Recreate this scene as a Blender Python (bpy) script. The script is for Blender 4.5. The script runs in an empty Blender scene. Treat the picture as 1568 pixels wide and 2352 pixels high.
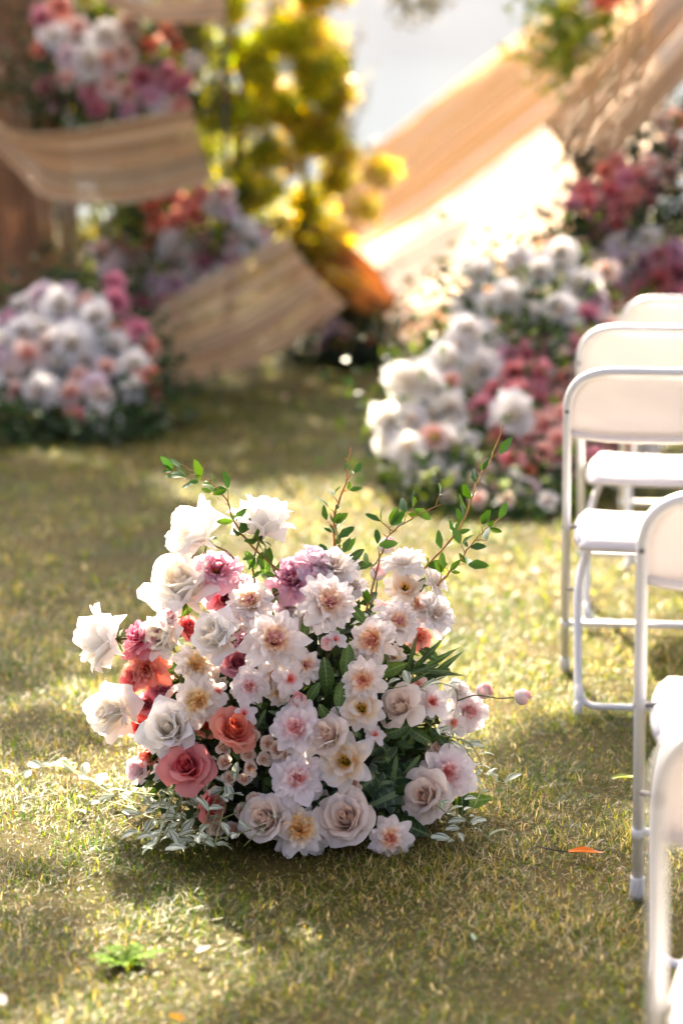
import bpy, math, random
import numpy as np
from mathutils import Vector, Matrix, Quaternion

random.seed(7)
rng = np.random.default_rng(11)
sc = bpy.context.scene
COL = sc.collection
R = math.radians

# ------------------------------------------------------------------ camera
F, UC, VC = 5553.0, 784.0, 1176.0          # focal length and centre in photo pixels (1568 x 2352 grid)
CAMZ, PITCH = 1.65, R(10.97)
cam_d = bpy.data.cameras.new('camera')
cam = bpy.data.objects.new('camera', cam_d); COL.objects.link(cam)
cam.location = (0, 0, CAMZ)
cam.rotation_euler = (R(90) - PITCH, 0, 0)
cam_d.sensor_fit = 'HORIZONTAL'; cam_d.sensor_width = 24.0; cam_d.lens = 85.0
cam_d.clip_start = 0.05; cam_d.clip_end = 6000
cam_d.dof.use_dof = True
cam_d.dof.focus_distance = 5.16
cam_d.dof.aperture_fstop = 1.7
sc.camera = cam

# ------------------------------------------------------------------ sky, sun, exposure
SUN_EL, SUN_AZ = R(37), R(-13)             # azimuth from +Y, positive to +X
SUN = Vector((math.sin(SUN_AZ) * math.cos(SUN_EL), math.cos(SUN_AZ) * math.cos(SUN_EL), math.sin(SUN_EL)))
world = bpy.data.worlds.new('World'); sc.world = world; world.use_nodes = True
wn = world.node_tree.nodes; wl = world.node_tree.links
bg = wn['Background']
sky = wn.new('ShaderNodeTexSky'); sky.sky_type = 'NISHITA'; sky.sun_disc = False
sky.sun_elevation = SUN_EL; sky.sun_rotation = SUN_AZ
sky.air_density = 0.10; sky.dust_density = 3.6; sky.ozone_density = 0.0
wl.new(sky.outputs[0], bg.inputs[0]); bg.inputs[1].default_value = 0.15
sun_d = bpy.data.lights.new('sun', 'SUN'); sun_d.energy = 5.0; sun_d.angle = R(0.55); sun_d.color = (1.0, 0.86, 0.64)
sun_o = bpy.data.objects.new('sun', sun_d); COL.objects.link(sun_o)
sun_o.rotation_mode = 'QUATERNION'; sun_o.rotation_quaternion = SUN.to_track_quat('Z', 'Y')
sun_o.location = SUN * 60
sc.view_settings.view_transform = 'Standard'; sc.view_settings.look = 'None'
sc.view_settings.exposure = 2.9; sc.view_settings.gamma = 1.0
sc.view_settings.use_curve_mapping = False
sc.cycles.use_denoising = True
sc.cycles.max_bounces = 10; sc.cycles.diffuse_bounces = 5; sc.cycles.transmission_bounces = 6
sc.cycles.transparent_max_bounces = 8
sc.cycles.sample_clamp_indirect = 6.0

# ------------------------------------------------------------------ pixel to world
_fw = np.array([0, math.cos(PITCH), -math.sin(PITCH)]); _up = np.array([0, math.sin(PITCH), math.cos(PITCH)])
def ray(u, v):
    return _fw + np.array([1., 0, 0]) * (u - UC) / F - _up * (v - VC) / F
def at(u, v, Y):
    d = ray(u, v); return Vector(tuple(d * (Y / d[1]) + np.array([0, 0, CAMZ])))
def ground(u, v, z=0.0):
    d = ray(u, v); t = (z - CAMZ) / d[2]; return Vector(tuple(d * t + np.array([0, 0, CAMZ])))

def lin(c):
    c = np.asarray(c, float) / 255.0
    return np.where(c <= 0.04045, c / 12.92, ((c + 0.055) / 1.055) ** 2.4)

# ------------------------------------------------------------------ mesh helpers
class MB:
    def __init__(s): s.v = []; s.f = []; s.c = []; s.uv = []; s.n = 0
    def add(s, v, f, c=(1, 1, 1), uv=None):
        v = np.asarray(v, float).reshape(-1, 3); k = len(v)
        c = np.asarray(c, float)
        if c.ndim == 1: c = np.tile(c, (k, 1))
        s.v.append(v); s.c.append(c); s.uv.append(np.zeros((k, 2)) if uv is None else np.asarray(uv, float))
        s.f += [tuple(int(i) + s.n for i in q) for q in f]; s.n += k
    def mesh(s, name, mat, smooth=True):
        me = bpy.data.meshes.new(name)
        V = np.concatenate(s.v); me.from_pydata(V.tolist(), [], s.f)
        a = me.color_attributes.new('Col', 'FLOAT_COLOR', 'POINT')
        C = np.concatenate(s.c); a.data.foreach_set('color', np.c_[C, np.ones(len(C))].astype(np.float32).ravel())
        U = np.concatenate(s.uv); ul = me.uv_layers.new(name='UVMap')
        li = np.empty(len(me.loops), np.int32); me.loops.foreach_get('vertex_index', li)
        ul.data.foreach_set('uv', U[li].astype(np.float32).ravel())
        me.polygons.foreach_set('use_smooth', np.full(len(me.polygons), smooth))
        me.materials.append(mat); me.update()
        return me

WM = {}
def link(name, mesh, parent=None, world=None, label=None, cat=None, group=None, kind=None):
    """one object; world is its world matrix, kept under its parent"""
    o = bpy.data.objects.new(name, mesh); COL.objects.link(o)
    world = world or Matrix.Identity(4)
    if parent is not None:
        o.parent = parent; o.matrix_basis = WM[parent.name].inverted() @ world
    else:
        o.matrix_basis = world
    WM[o.name] = world.copy()
    if label: o['label'] = label
    if cat: o['category'] = cat
    if group: o['group'] = group
    if kind: o['kind'] = kind
    return o
def thing(name, loc, label, cat, group=None, rz=0.0):
    o = link(name, None, None, Matrix.Translation(loc) @ Matrix.Rotation(rz, 4, 'Z'), label, cat, group)
    o.empty_display_size = 0.1
    return o
def put(name, mb, mat, parent, smooth=True, label=None, kind=None):
    """mesh given in world coordinates, stored relative to its parent's frame"""
    w = WM[parent.name]
    me = mb.mesh(name, mat, smooth); me.transform(w.inverted())
    return link(name, me, parent, w.copy(), label=label, kind=kind)

def frame(axis, twist=0.0, ref=None):
    z = Vector(axis).normalized(); ref = ref or Vector((0, 0, 1))
    if abs(z.dot(ref)) > 0.97: ref = Vector((0, 1, 0))
    x = ref.cross(z).normalized(); y = z.cross(x)
    m = Matrix((x, y, z)).transposed().to_4x4()
    return m @ Matrix.Rotation(twist, 4, 'Z')

def smooth_path(pts, n):
    P = np.array([tuple(p) for p in pts], float)
    if len(P) == 2: return P[0] + (P[1] - P[0]) * np.linspace(0, 1, n)[:, None]
    k = len(P); T = np.zeros_like(P); T[1:-1] = (P[2:] - P[:-2]) / 2; T[0] = P[1] - P[0]; T[-1] = P[-1] - P[-2]
    s = np.linspace(0, k - 1, n); i = np.minimum(s.astype(int), k - 2); t = (s - i)[:, None]
    h1 = 2*t**3 - 3*t**2 + 1; h2 = t**3 - 2*t**2 + t; h3 = -2*t**3 + 3*t**2; h4 = t**3 - t**2
    return h1*P[i] + h2*T[i] + h3*P[i+1] + h4*T[i+1]

def tube(mb, P, rad, sides=6, c=(1, 1, 1), cap=True):
    P = np.asarray(P, float); n = len(P); rad = np.broadcast_to(np.asarray(rad, float), (n,))
    T = np.gradient(P, axis=0); T /= np.linalg.norm(T, axis=1)[:, None] + 1e-12
    ref = np.array([0.0, 0, 1]) if abs(T[0][2]) < 0.9 else np.array([1.0, 0, 0])
    A = np.cross(T[0], ref); A /= np.linalg.norm(A)
    rows = []
    for i in range(n):
        A = A - T[i] * A.dot(T[i]); A /= np.linalg.norm(A) + 1e-12
        B = np.cross(T[i], A)
        a = np.arange(sides) * 2 * math.pi / sides
        rows.append(P[i] + rad[i] * (np.cos(a)[:, None] * A + np.sin(a)[:, None] * B))
    V = np.concatenate(rows); f = []
    for i in range(n - 1):
        for j in range(sides):
            k = (j + 1) % sides
            f.append((i*sides+j, i*sides+k, (i+1)*sides+k, (i+1)*sides+j))
    if cap:
        f.append(tuple(range(sides - 1, -1, -1))); f.append(tuple(range((n-1)*sides, n*sides)))
    mb.add(V, f, c, np.c_[np.repeat(np.linspace(0, 1, n), sides), np.tile(np.arange(sides) / sides, n)])

def grid_faces(nt, nu):
    return [(i*nu+j, i*nu+j+1, (i+1)*nu+j+1, (i+1)*nu+j) for i in range(nt-1) for j in range(nu-1)]

# ------------------------------------------------------------------ materials
def mat_new(name):
    m = bpy.data.materials.new(name); m.use_nodes = True
    nt = m.node_tree; nt.nodes.clear()
    return m, nt.nodes, nt.links
def N(nodes, t, **kw):
    n = nodes.new(t)
    for k, v in kw.items():
        if k in n.inputs.keys() if isinstance(k, str) else False: n.inputs[k].default_value = v
        else: setattr(n, k, v)
    return n
def math_node(nodes, links, op, a, b=None, c=None):
    n = nodes.new('ShaderNodeMath'); n.operation = op
    for i, x in enumerate((a, b, c)):
        if x is None: continue
        if hasattr(x, 'is_linked'): links.new(x, n.inputs[i])
        else: n.inputs[i].default_value = x
    return n.outputs[0]
def mixc(nodes, links, fac, a, b, mode='MIX'):
    n = nodes.new('ShaderNodeMix'); n.data_type = 'RGBA'; n.blend_type = mode
    for i, x in ((0, fac), (6, a), (7, b)):
        if hasattr(x, 'is_linked'): links.new(x, n.inputs[i])
        elif i == 0: n.inputs[0].default_value = x
        else: n.inputs[i].default_value = (*x, 1)
    return n.outputs[2]

def soft_mat(name, transl=0.3, rough=0.55, spec=0.3, noise=0.12, nscale=60, bump=0.0, tint=None, veins=None, sat_t=1.15, val_t=1.1):
    """petals, leaves and blades: colour from the mesh, light passing through"""
    m, n, l = mat_new(name)
    out = n.new('ShaderNodeOutputMaterial')
    at_ = n.new('ShaderNodeAttribute'); at_.attribute_name = 'Col'
    tc = n.new('ShaderNodeTexCoord')
    nz = n.new('ShaderNodeTexNoise'); nz.inputs['Scale'].default_value = nscale; nz.inputs['Detail'].default_value = 3
    l.new(tc.outputs['Object'], nz.inputs['Vector'])
    f = math_node(n, l, 'MULTIPLY_ADD', nz.outputs[0], 2 * noise, 1 - noise)
    cb = n.new('ShaderNodeCombineColor')
    for i in range(3): l.new(f, cb.inputs[i])
    col = mixc(n, l, 1.0, at_.outputs['Color'], cb.outputs[0], 'MULTIPLY')
    hgt = nz.outputs[0]
    if veins:
        uv = n.new('ShaderNodeSeparateXYZ'); l.new(tc.outputs['UV'], uv.inputs[0])
        s = math_node(n, l, 'ABSOLUTE', math_node(n, l, 'MULTIPLY_ADD', uv.outputs[0], 2.0, -1.0))
        if veins == 'leaf':
            ph = math_node(n, l, 'MULTIPLY', math_node(n, l, 'MULTIPLY_ADD', s, -0.28, uv.outputs[1]), 44.0)
            lat = math_node(n, l, 'POWER', math_node(n, l, 'MULTIPLY_ADD', math_node(n, l, 'SINE', ph), 0.5, 0.5), 10.0)
            mid = math_node(n, l, 'LESS_THAN', s, 0.07)
            v_ = math_node(n, l, 'MAXIMUM', math_node(n, l, 'MULTIPLY', lat, 0.55), mid)
            col = mixc(n, l, math_node(n, l, 'MULTIPLY', v_, 0.42), col, (0.30, 0.42, 0.16))
            hgt = math_node(n, l, 'MULTIPLY', v_, -1.0)
        else:                                   # long pale stripes of a variegated leaf
            w = math_node(n, l, 'MULTIPLY_ADD', nz.outputs[0], 0.22, -0.11)
            ss = math_node(n, l, 'ADD', s, w)
            st = math_node(n, l, 'MULTIPLY_ADD', math_node(n, l, 'SINE', math_node(n, l, 'MULTIPLY', ss, 11.0)), 0.5, 0.5)
            st = math_node(n, l, 'SMOOTH_MIN', math_node(n, l, 'MULTIPLY', st, 1.5), 1.0, 0.2)
            col = mixc(n, l, st, col, (0.62, 0.66, 0.52))
    bs = n.new('ShaderNodeBsdfPrincipled'); bs.inputs['Roughness'].default_value = rough
    bs.inputs['Specular IOR Level'].default_value = spec
    l.new(col, bs.inputs['Base Color'])
    if bump:
        b = n.new('ShaderNodeBump'); b.inputs['Strength'].default_value = bump; b.inputs['Distance'].default_value = 0.002
        l.new(hgt, b.inputs['Height']); l.new(b.outputs[0], bs.inputs['Normal'])
    tr = n.new('ShaderNodeBsdfTranslucent')
    hs = n.new('ShaderNodeHueSaturation'); hs.inputs['Saturation'].default_value = sat_t; hs.inputs['Value'].default_value = val_t
    l.new(col, hs.inputs['Color'])
    tcol = hs.outputs[0] if tint is None else mixc(n, l, 1.0, hs.outputs[0], tint, 'MULTIPLY')
    l.new(tcol, tr.inputs[0])
    mx = n.new('ShaderNodeMixShader'); mx.inputs[0].default_value = transl
    l.new(bs.outputs[0], mx.inputs[1]); l.new(tr.outputs[0], mx.inputs[2]); l.new(mx.outputs[0], out.inputs[0])
    return m

M_petal = soft_mat('petal_fabric', 0.42, 0.8, 0.12, 0.06, 120, bump=0.3)
M_leaf = soft_mat('leaf', 0.22, 0.42, 0.4, 0.18, 70, bump=0.35, veins='leaf', sat_t=1.2)
M_vine = soft_mat('variegated_leaf', 0.25, 0.45, 0.4, 0.2, 60, veins='stripe')
M_twigleaf = soft_mat('twig_leaf', 0.35, 0.38, 0.45, 0.15, 80)
M_stem = soft_mat('stem', 0.0, 0.6, 0.3, 0.3, 120, bump=0.4)
M_grass = soft_mat('grass_blade', 0.55, 0.42, 0.32, 0.1, 8, sat_t=1.2, val_t=1.9)
M_goldleaf = soft_mat('tree_leaf', 0.60, 0.38, 0.5, 0.15, 6, sat_t=1.25)
M_dark = soft_mat('foliage_mass', 0.15, 0.5, 0.2, 0.25, 12)

def paint_mat(name, base, rough=0.32, dirt=0.25, transl=0.0, bump=0.05, dscale=9.0, dirtcol=(0.40, 0.36, 0.30)):
    m, n, l = mat_new(name); out = n.new('ShaderNodeOutputMaterial')
    tc = n.new('ShaderNodeTexCoord')
    a = n.new('ShaderNodeTexNoise'); a.inputs['Scale'].default_value = dscale; a.inputs['Detail'].default_value = 8; a.inputs['Roughness'].default_value = 0.7
    l.new(tc.outputs['Object'], a.inputs['Vector'])
    rp = n.new('ShaderNodeValToRGB'); rp.color_ramp.elements[0].position = 0.56; rp.color_ramp.elements[1].position = 0.80
    l.new(a.outputs[0], rp.inputs[0])
    f = math_node(n, l, 'MULTIPLY', rp.outputs[0], dirt)
    col = mixc(n, l, f, base, dirtcol)
    bs = n.new('ShaderNodeBsdfPrincipled'); l.new(col, bs.inputs['Base Color'])
    l.new(math_node(n, l, 'MULTIPLY_ADD', a.outputs[0], 0.25, rough - 0.1), bs.inputs['Roughness'])
    b = n.new('ShaderNodeBump'); b.inputs['Strength'].default_value = bump; b.inputs['Distance'].default_value = 0.003
    l.new(a.outputs[0], b.inputs['Height']); l.new(b.outputs[0], bs.inputs['Normal'])
    if transl:
        tr = n.new('ShaderNodeBsdfTranslucent'); l.new(col, tr.inputs[0])
        mx = n.new('ShaderNodeMixShader'); mx.inputs[0].default_value = transl
        l.new(bs.outputs[0], mx.inputs[1]); l.new(tr.outputs[0], mx.inputs[2]); l.new(mx.outputs[0], out.inputs[0])
    else: l.new(bs.outputs[0], out.inputs[0])
    return m
M_tube = paint_mat('white_painted_steel', (0.74, 0.735, 0.73), 0.34, 0.35, bump=0.08, dscale=14)
M_plastic = paint_mat('white_plastic', (0.80, 0.755, 0.735), 0.40, 0.16, transl=0.16, bump=0.1, dscale=5, dirtcol=(0.55, 0.5, 0.45))
M_cap = paint_mat('foot_cap_plastic', (0.62, 0.61, 0.60), 0.5, 0.5, dscale=30)
M_bolt = paint_mat('bolt_steel', (0.16, 0.15, 0.14), 0.4, 0.5, dscale=80)

def strand_mat(name, transl):
    m, n, l = mat_new(name); out = n.new('ShaderNodeOutputMaterial')
    a = n.new('ShaderNodeAttribute'); a.attribute_name = 'Col'
    tc = n.new('ShaderNodeTexCoord'); mp = n.new('ShaderNodeMapping'); mp.inputs['Scale'].default_value = (5, 9, 1)
    l.new(tc.outputs['UV'], mp.inputs[0])
    oi = n.new('ShaderNodeObjectInfo')
    nz = n.new('ShaderNodeTexNoise'); nz.noise_dimensions = '4D'; nz.inputs['Scale'].default_value = 1.0; nz.inputs['Detail'].default_value = 5
    l.new(mp.outputs[0], nz.inputs['Vector']); l.new(math_node(n, l, 'MULTIPLY', oi.outputs['Random'], 50.0), nz.inputs['W'])
    rp = n.new('ShaderNodeValToRGB'); e = rp.color_ramp.elements
    e[0].position = 0.30; e[0].color = (0.78, 0.71, 0.63, 1); e[1].position = 0.68; e[1].color = (1.12, 1.08, 1.0, 1)
    l.new(nz.outputs[0], rp.inputs[0])
    col = mixc(n, l, 1.0, a.outputs['Color'], rp.outputs[0], 'MULTIPLY')
    bs = n.new('ShaderNodeBsdfPrincipled'); bs.inputs['Roughness'].default_value = 0.6; bs.inputs['Specular IOR Level'].default_value = 0.3
    l.new(col, bs.inputs['Base Color'])
    b = n.new('ShaderNodeBump'); b.inputs['Strength'].default_value = 0.4; b.inputs['Distance'].default_value = 0.003
    l.new(nz.outputs[0], b.inputs['Height']); l.new(b.outputs[0], bs.inputs['Normal'])
    tr = n.new('ShaderNodeBsdfTranslucent'); l.new(col, tr.inputs[0])
    mx = n.new('ShaderNodeMixShader'); mx.inputs[0].default_value = transl
    l.new(bs.outputs[0], mx.inputs[1]); l.new(tr.outputs[0], mx.inputs[2]); l.new(mx.outputs[0], out.inputs[0])
    return m
M_strand = strand_mat('rattan_strand', 0.08); M_sheer = strand_mat('sheer_rattan_strand', 0.42)

def lawn_mat():
    m, n, l = mat_new('lawn_soil'); out = n.new('ShaderNodeOutputMaterial')
    tc = n.new('ShaderNodeTexCoord')
    a = n.new('ShaderNodeTexNoise'); a.inputs['Scale'].default_value = 1.3; a.inputs['Detail'].default_value = 6
    b_ = n.new('ShaderNodeTexNoise'); b_.inputs['Scale'].default_value = 70; b_.inputs['Detail'].default_value = 8; b_.inputs['Roughness'].default_value = 0.75
    for q in (a, b_): l.new(tc.outputs['Object'], q.inputs['Vector'])
    r1 = n.new('ShaderNodeValToRGB'); e = r1.color_ramp.elements
    e[0].position = .3; e[0].color = (0.045, 0.045, 0.010, 1); e[1].position = .72; e[1].color = (0.12, 0.09, 0.025, 1)
    l.new(a.outputs[0], r1.inputs[0])
    r2 = n.new('ShaderNodeValToRGB'); e = r2.color_ramp.elements
    e[0].position = .32; e[0].color = (0.35, 0.33, 0.30, 1); e[1].position = .75; e[1].color = (1.5, 1.4, 1.2, 1)
    l.new(b_.outputs[0], r2.inputs[0])
    bs = n.new('ShaderNodeBsdfPrincipled'); bs.inputs['Roughness'].default_value = 0.9; bs.inputs['Specular IOR Level'].default_value = 0.1
    l.new(mixc(n, l, 1.0, r1.outputs[0], r2.outputs[0], 'MULTIPLY'), bs.inputs['Base Color'])
    bp = n.new('ShaderNodeBump'); bp.inputs['Strength'].default_value = 0.8; bp.inputs['Distance'].default_value = 0.02
    l.new(b_.outputs[0], bp.inputs['Height']); l.new(bp.outputs[0], bs.inputs['Normal']); l.new(bs.outputs[0], out.inputs[0])
    return m
M_lawn = lawn_mat()
def water_mat():
    m, n, l = mat_new('lake_water'); out = n.new('ShaderNodeOutputMaterial')
    bs = n.new('ShaderNodeBsdfPrincipled'); bs.inputs['Base Color'].default_value = (0.06, 0.09, 0.11, 1)
    bs.inputs['Roughness'].default_value = 0.05; bs.inputs['IOR'].default_value = 1.33
    tc = n.new('ShaderNodeTexCoord'); nz = n.new('ShaderNodeTexNoise'); nz.inputs['Scale'].default_value = 0.8; nz.inputs['Detail'].default_value = 4
    l.new(tc.outputs['Object'], nz.inputs['Vector'])
    b = n.new('ShaderNodeBump'); b.inputs['Strength'].default_value = 0.03; b.inputs['Distance'].default_value = 0.1
    l.new(nz.outputs[0], b.inputs['Height']); l.new(b.outputs[0], bs.inputs['Normal']); l.new(bs.outputs[0], out.inputs[0])
    return m
M_water = water_mat()
M_bark = soft_mat('bark', 0.0, 0.85, 0.1, 0.4, 18, bump=1.0)

# ------------------------------------------------------------------ the setting: lawn, lake
def wave2(x, y, s, k=0):
    return (np.sin(x*s*1.0 + y*s*.6 + 1.3 + k) + np.sin(-x*s*.7 + y*s*1.25 + 4.1 + 2*k) + np.sin(x*s*1.9 - y*s*.4 + .6 + 3*k) * .6
            + np.sin(x*s*2.6 + y*s*2.2 + 2.2 + k) * .45) / 3.05
def lawn_z(x, y):
    z = 0.010 * wave2(x, y, 2.1) + 0.006 * wave2(x, y, 6.0, 1)
    far = np.clip((y - 23.0) / 7.0, 0, 1)
    return z - 1.6 * far * far * (3 - 2 * far)
xs = np.unique(np.r_[-900, -300, -120, np.linspace(-60, -6, 20), np.linspace(-5, 5, 90), np.linspace(6, 60, 20), 120, 300, 900])
ys = np.unique(np.r_[-60, -30, -12, np.linspace(-5, 2, 12), np.linspace(2.2, 16, 150), np.linspace(16.5, 34, 30), 60, 150, 500, 2500])
X, Y = np.meshgrid(xs, ys); mb = MB()
mb.add(np.c_[X.ravel(), Y.ravel(), lawn_z(X, Y).ravel()], grid_faces(len(ys), len(xs)))
link('lawn', mb.mesh('lawn', M_lawn), kind='structure', label='mown lawn with dry straw patches')
mb = MB(); mb.add([(-1500, 24, -.62), (1500, 24, -.62), (1500, 4000, -.62), (-1500, 4000, -.62)], [(0, 1, 2, 3)])
link('lake_water', mb.mesh('lake_water', M_water), kind='structure', label='pale still lake water beyond the lawn')

def backdrop_hill_mat():
    m, n, l = mat_new('backdrop_hillside'); out = n.new('ShaderNodeOutputMaterial')
    tc = n.new('ShaderNodeTexCoord'); nz = n.new('ShaderNodeTexNoise'); nz.inputs['Scale'].default_value = 0.02; nz.inputs['Detail'].default_value = 8
    l.new(tc.outputs['Object'], nz.inputs['Vector'])
    rp = n.new('ShaderNodeValToRGB'); e = rp.color_ramp.elements
    e[0].position = .35; e[0].color = (0.135, 0.16, 0.195, 1); e[1].position = .7; e[1].color = (0.17, 0.195, 0.23, 1)
    l.new(nz.outputs[0], rp.inputs[0]); bs = n.new('ShaderNodeBsdfPrincipled'); bs.inputs['Roughness'].default_value = 0.95
    l.new(rp.outputs[0], bs.inputs['Base Color']); l.new(bs.outputs[0], out.inputs[0]); return m
hx = np.linspace(-1400, 1400, 90); hy = np.linspace(0, 1, 24); X, T_ = np.meshgrid(hx, hy)
ridge = 185 + 22 * np.sin(X * .006 + 1) + 18 * np.sin(X * .017 + 2) + 8 * np.sin(X * .05)
Z_ = ridge * np.clip(T_ * 1.25, 0, 1) * (1 - .5 * np.clip(T_ - .8, 0, 1)) + 6 * np.sin(X * .08 + T_ * 9) * T_ - 2
mb = MB(); mb.add(np.c_[X.ravel(), (650 + T_ * 520 + 40 * np.sin(X * .009)).ravel(), Z_.ravel()], grid_faces(24, 90))
link('backdrop_hills', mb.mesh('backdrop_hills', backdrop_hill_mat()), kind='structure', label='added pale backdrop slopes toning the gap over the lake')  # slope added to turn the blown-out gap pale blue-grey

# ------------------------------------------------------------------ grass blades
def grass(name, n, x0, x1, y0, y1, Lr, Wr, label, lie=0.0, straw=0.25, seed=0, keep=None, segs=2):
    g = np.random.default_rng(seed)
    x = g.uniform(x0, x1, n); y = g.uniform(y0, y1, n)
    pat = wave2(x, y, 3.4, 2); pat2 = wave2(x, y, 11.0, 5)
    m = g.random(n) < np.clip(0.72 + 0.35 * pat2 + .15 * pat, 0.12, 1) * np.clip((y1 - y) / 1.3 + .02, 0, 1) * np.clip((y - y0) / (1.2 if y0 > 4 else .01), 0, 1)
    x, y, pat, pat2 = x[m], y[m], pat[m], pat2[m]; n = len(x)
    L = g.uniform(*Lr, n) * np.clip(0.85 + .5 * pat2 + .15 * pat, .45, 1.5); W = g.uniform(*Wr, n)
    az = g.uniform(0, 2*np.pi, n); lean = np.clip(g.normal(0.72, 0.34, n), 0.05, 1.35)
    if lie: lean = g.uniform(1.15, 1.5, n)
    bend = g.uniform(0.2, 0.9, n) * (0.2 if lie else 1)
    dx, dy = np.cos(az), np.sin(az); sx, sy = -dy, dx
    tw = g.uniform(-.8, .8, n); sx, sy = np.cos(az + np.pi/2 + tw), np.sin(az + np.pi/2 + tw)
    z0 = lawn_z(x, y) - 0.002 + (g.uniform(0.002, 0.020, n) if lie else 0)
    rows = []
    px, py, pz = x.copy(), y.copy(), z0.copy()
    ws = [1.0, 0.85, 0.5][:segs] if segs > 1 else [1.0]
    for k in range(segs):
        w = W * ws[k] / 2
        rows.append(np.stack([px - sx*w, py - sy*w, pz], 1)); rows.append(np.stack([px + sx*w, py + sy*w, pz], 1))
        a = lean + bend * (k / max(1, segs - 1)) * 0.9
        a = np.minimum(a, 1.5)
        st = L / segs
        px = px + dx*np.sin(a)*st; py = py + dy*np.sin(a)*st; pz = pz + np.cos(a)*st
    rows.append(np.stack([px, py, pz], 1))
    kv = 2*segs + 1
    V = np.stack(rows, 1).reshape(-1, 3)
    base = (np.arange(n) * kv)[:, None]
    quads = [base + np.array([[2*i, 2*i+1, 2*i+3, 2*i+2]]) for i in range(segs - 1)]
    tri = base + np.array([[2*segs-2, 2*segs-1, 2*segs]])
    cols = np.array([[0.022, 0.054, 0.004], [0.056, 0.094, 0.005], [0.17, 0.175, 0.010], [0.38, 0.29, 0.11], [0.50, 0.41, 0.24], [0.11, 0.06, 0.02]])
    pr = g.random(n) + 0.25 * pat
    thr = 1 - straw
    idx = np.where(pr < thr * .42, 0, np.where(pr < thr * .78, 1, np.where(pr < thr, 2, np.where(g.random(n) < .5, 3, np.where(g.random(n) < .6, 4, 5)))))
    C = cols[idx] * g.uniform(0.75, 1.25, (n, 1)); C = np.repeat(C, kv, 0)
    me = bpy.data.meshes.new(name)
    nv = len(V); me.vertices.add(nv); me.vertices.foreach_set('co', V.astype(np.float32).ravel())
    qs = np.concatenate(quads) if quads else np.zeros((0, 4), int)
    loops = np.concatenate([qs.ravel(), tri.ravel()]); nq, ntri = len(qs), len(tri)
    me.loops.add(len(loops)); me.loops.foreach_set('vertex_index', loops.astype(np.int32))
    me.polygons.add(nq + ntri)
    me.polygons.foreach_set('loop_start', np.r_[np.arange(nq)*4, nq*4 + np.arange(ntri)*3].astype(np.int32))
    me.update(calc_edges=True)
    a = me.color_attributes.new('Col', 'FLOAT_COLOR', 'POINT')
    a.data.foreach_set('color', np.c_[C, np.ones(nv)].astype(np.float32).ravel())
    me.materials.append(M_grass); me.validate()
    return link(name, me, kind='stuff', label=label)
grass('grass', 330000, -1.5, 1.6, 2.6, 7.4, (.018, .044), (.0011, .0022), 'short green and straw coloured grass blades', seed=1, straw=.22)
grass('dry_thatch', 150000, -1.5, 1.6, 2.6, 7.4, (.014, .036), (.0007, .0015), 'dry straw thatch lying between the grass blades', lie=1, straw=.45, seed=2)
grass('dry_thatch', 75000, -2.1, 2.3, 5.8, 11.8, (.02, .045), (.0016, .003), 'dry straw lying in the blurred lawn behind the mound', lie=1, straw=.4, seed=6)
grass('grass', 120000, -2.1, 2.3, 5.8, 11.8, (.022, .050), (.0022, .0042), 'softly blurred lawn grass behind the flower mound', seed=3, straw=.15)
grass('grass', 80000, -3.8, 4.2, 10.2, 24, (.03, .06), (.005, .009), 'grass under and beyond the rattan arch', seed=4, straw=.14, segs=1)

# ------------------------------------------------------------------ petals and blooms
def petal(g, L, W, phis, k=0.45, p=2.4, cup=0.0, ruf=0.0, nu=7, nt=7, wrap=0.0, r0=0.0, z0=0.0, fold=0.0, cols=((255,)*3,)*3, base=0.3, edge=None, jag=0.0):
    s = np.linspace(-1, 1, nu); t = np.linspace(0, 1, nt)
    S, T = np.meshgrid(s, t)
    Ls = 1 - k * np.abs(S) ** p
    if jag: Ls = Ls + .8 * jag * (np.interp(s, np.linspace(-1, 1, 5), g.random(5))[None, :] - .5) * T
    TT = T * Ls
    fine = np.linspace(0, 1.15, 60); ph = np.interp(fine, np.linspace(0, 1, len(phis)), np.radians(phis))
    yc = r0 + np.r_[0, np.cumsum(np.cos(ph[:-1]))] * L * (fine[1]); zc = z0 + np.r_[0, np.cumsum(np.sin(ph[:-1]))] * L * fine[1]
    y = np.interp(TT, fine, yc); z = np.interp(TT, fine, zc); pa = np.interp(TT, fine, ph)
    w = W / 2 * (base + (1 - base) * np.sin(np.pi / 2 * np.clip(TT * 1.45, 0, 1)))
    x = S * w
    ph1, ph2 = g.uniform(0, 6.28, 2); fr = g.uniform(3.0, 4.6)
    off = cup * W * S**2 * (0.3 + .7 * T) + ruf * W * T**1.6 * (np.sin(S * fr + ph1) + .6 * np.sin(S * fr * 2.1 + ph2)) - fold * W * np.abs(S)**3 * T**1.5
    off += W * 0.015 * np.sin(S * 9 + ph2) * T
    yn = y - np.sin(pa) * off; zn = z + np.cos(pa) * off
    if wrap > 0:
        Rr = np.maximum(yn, 0.02); ang = wrap * x / np.maximum(Rr, 0.06 * 1.0)
        xx = Rr * np.sin(ang) + (1 - wrap) * x; yy = Rr * np.cos(ang)
    else: xx, yy = x, yn
    c0, c1, c2 = (lin(c) for c in cols)
    q = TT[..., None]
    C = np.where(q < .5, c0 + (c1 - c0) * q * 2, c1 + (c2 - c1) * np.clip((q - .5) * 2, 0, 1))
    if edge is not None: C = C + (lin(edge) - C) * (np.abs(S) ** 3)[..., None] * .7
    C = C * g.uniform(.94, 1.02) * (1 - .045 * (.5 + .5 * np.sin(S * g.uniform(11, 16) + ph1)) * (1 - .4 * T))[..., None]
    return np.stack([xx, yy, zn], -1).reshape(-1, 3), grid_faces(nt, nu), C.reshape(-1, 3)

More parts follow.
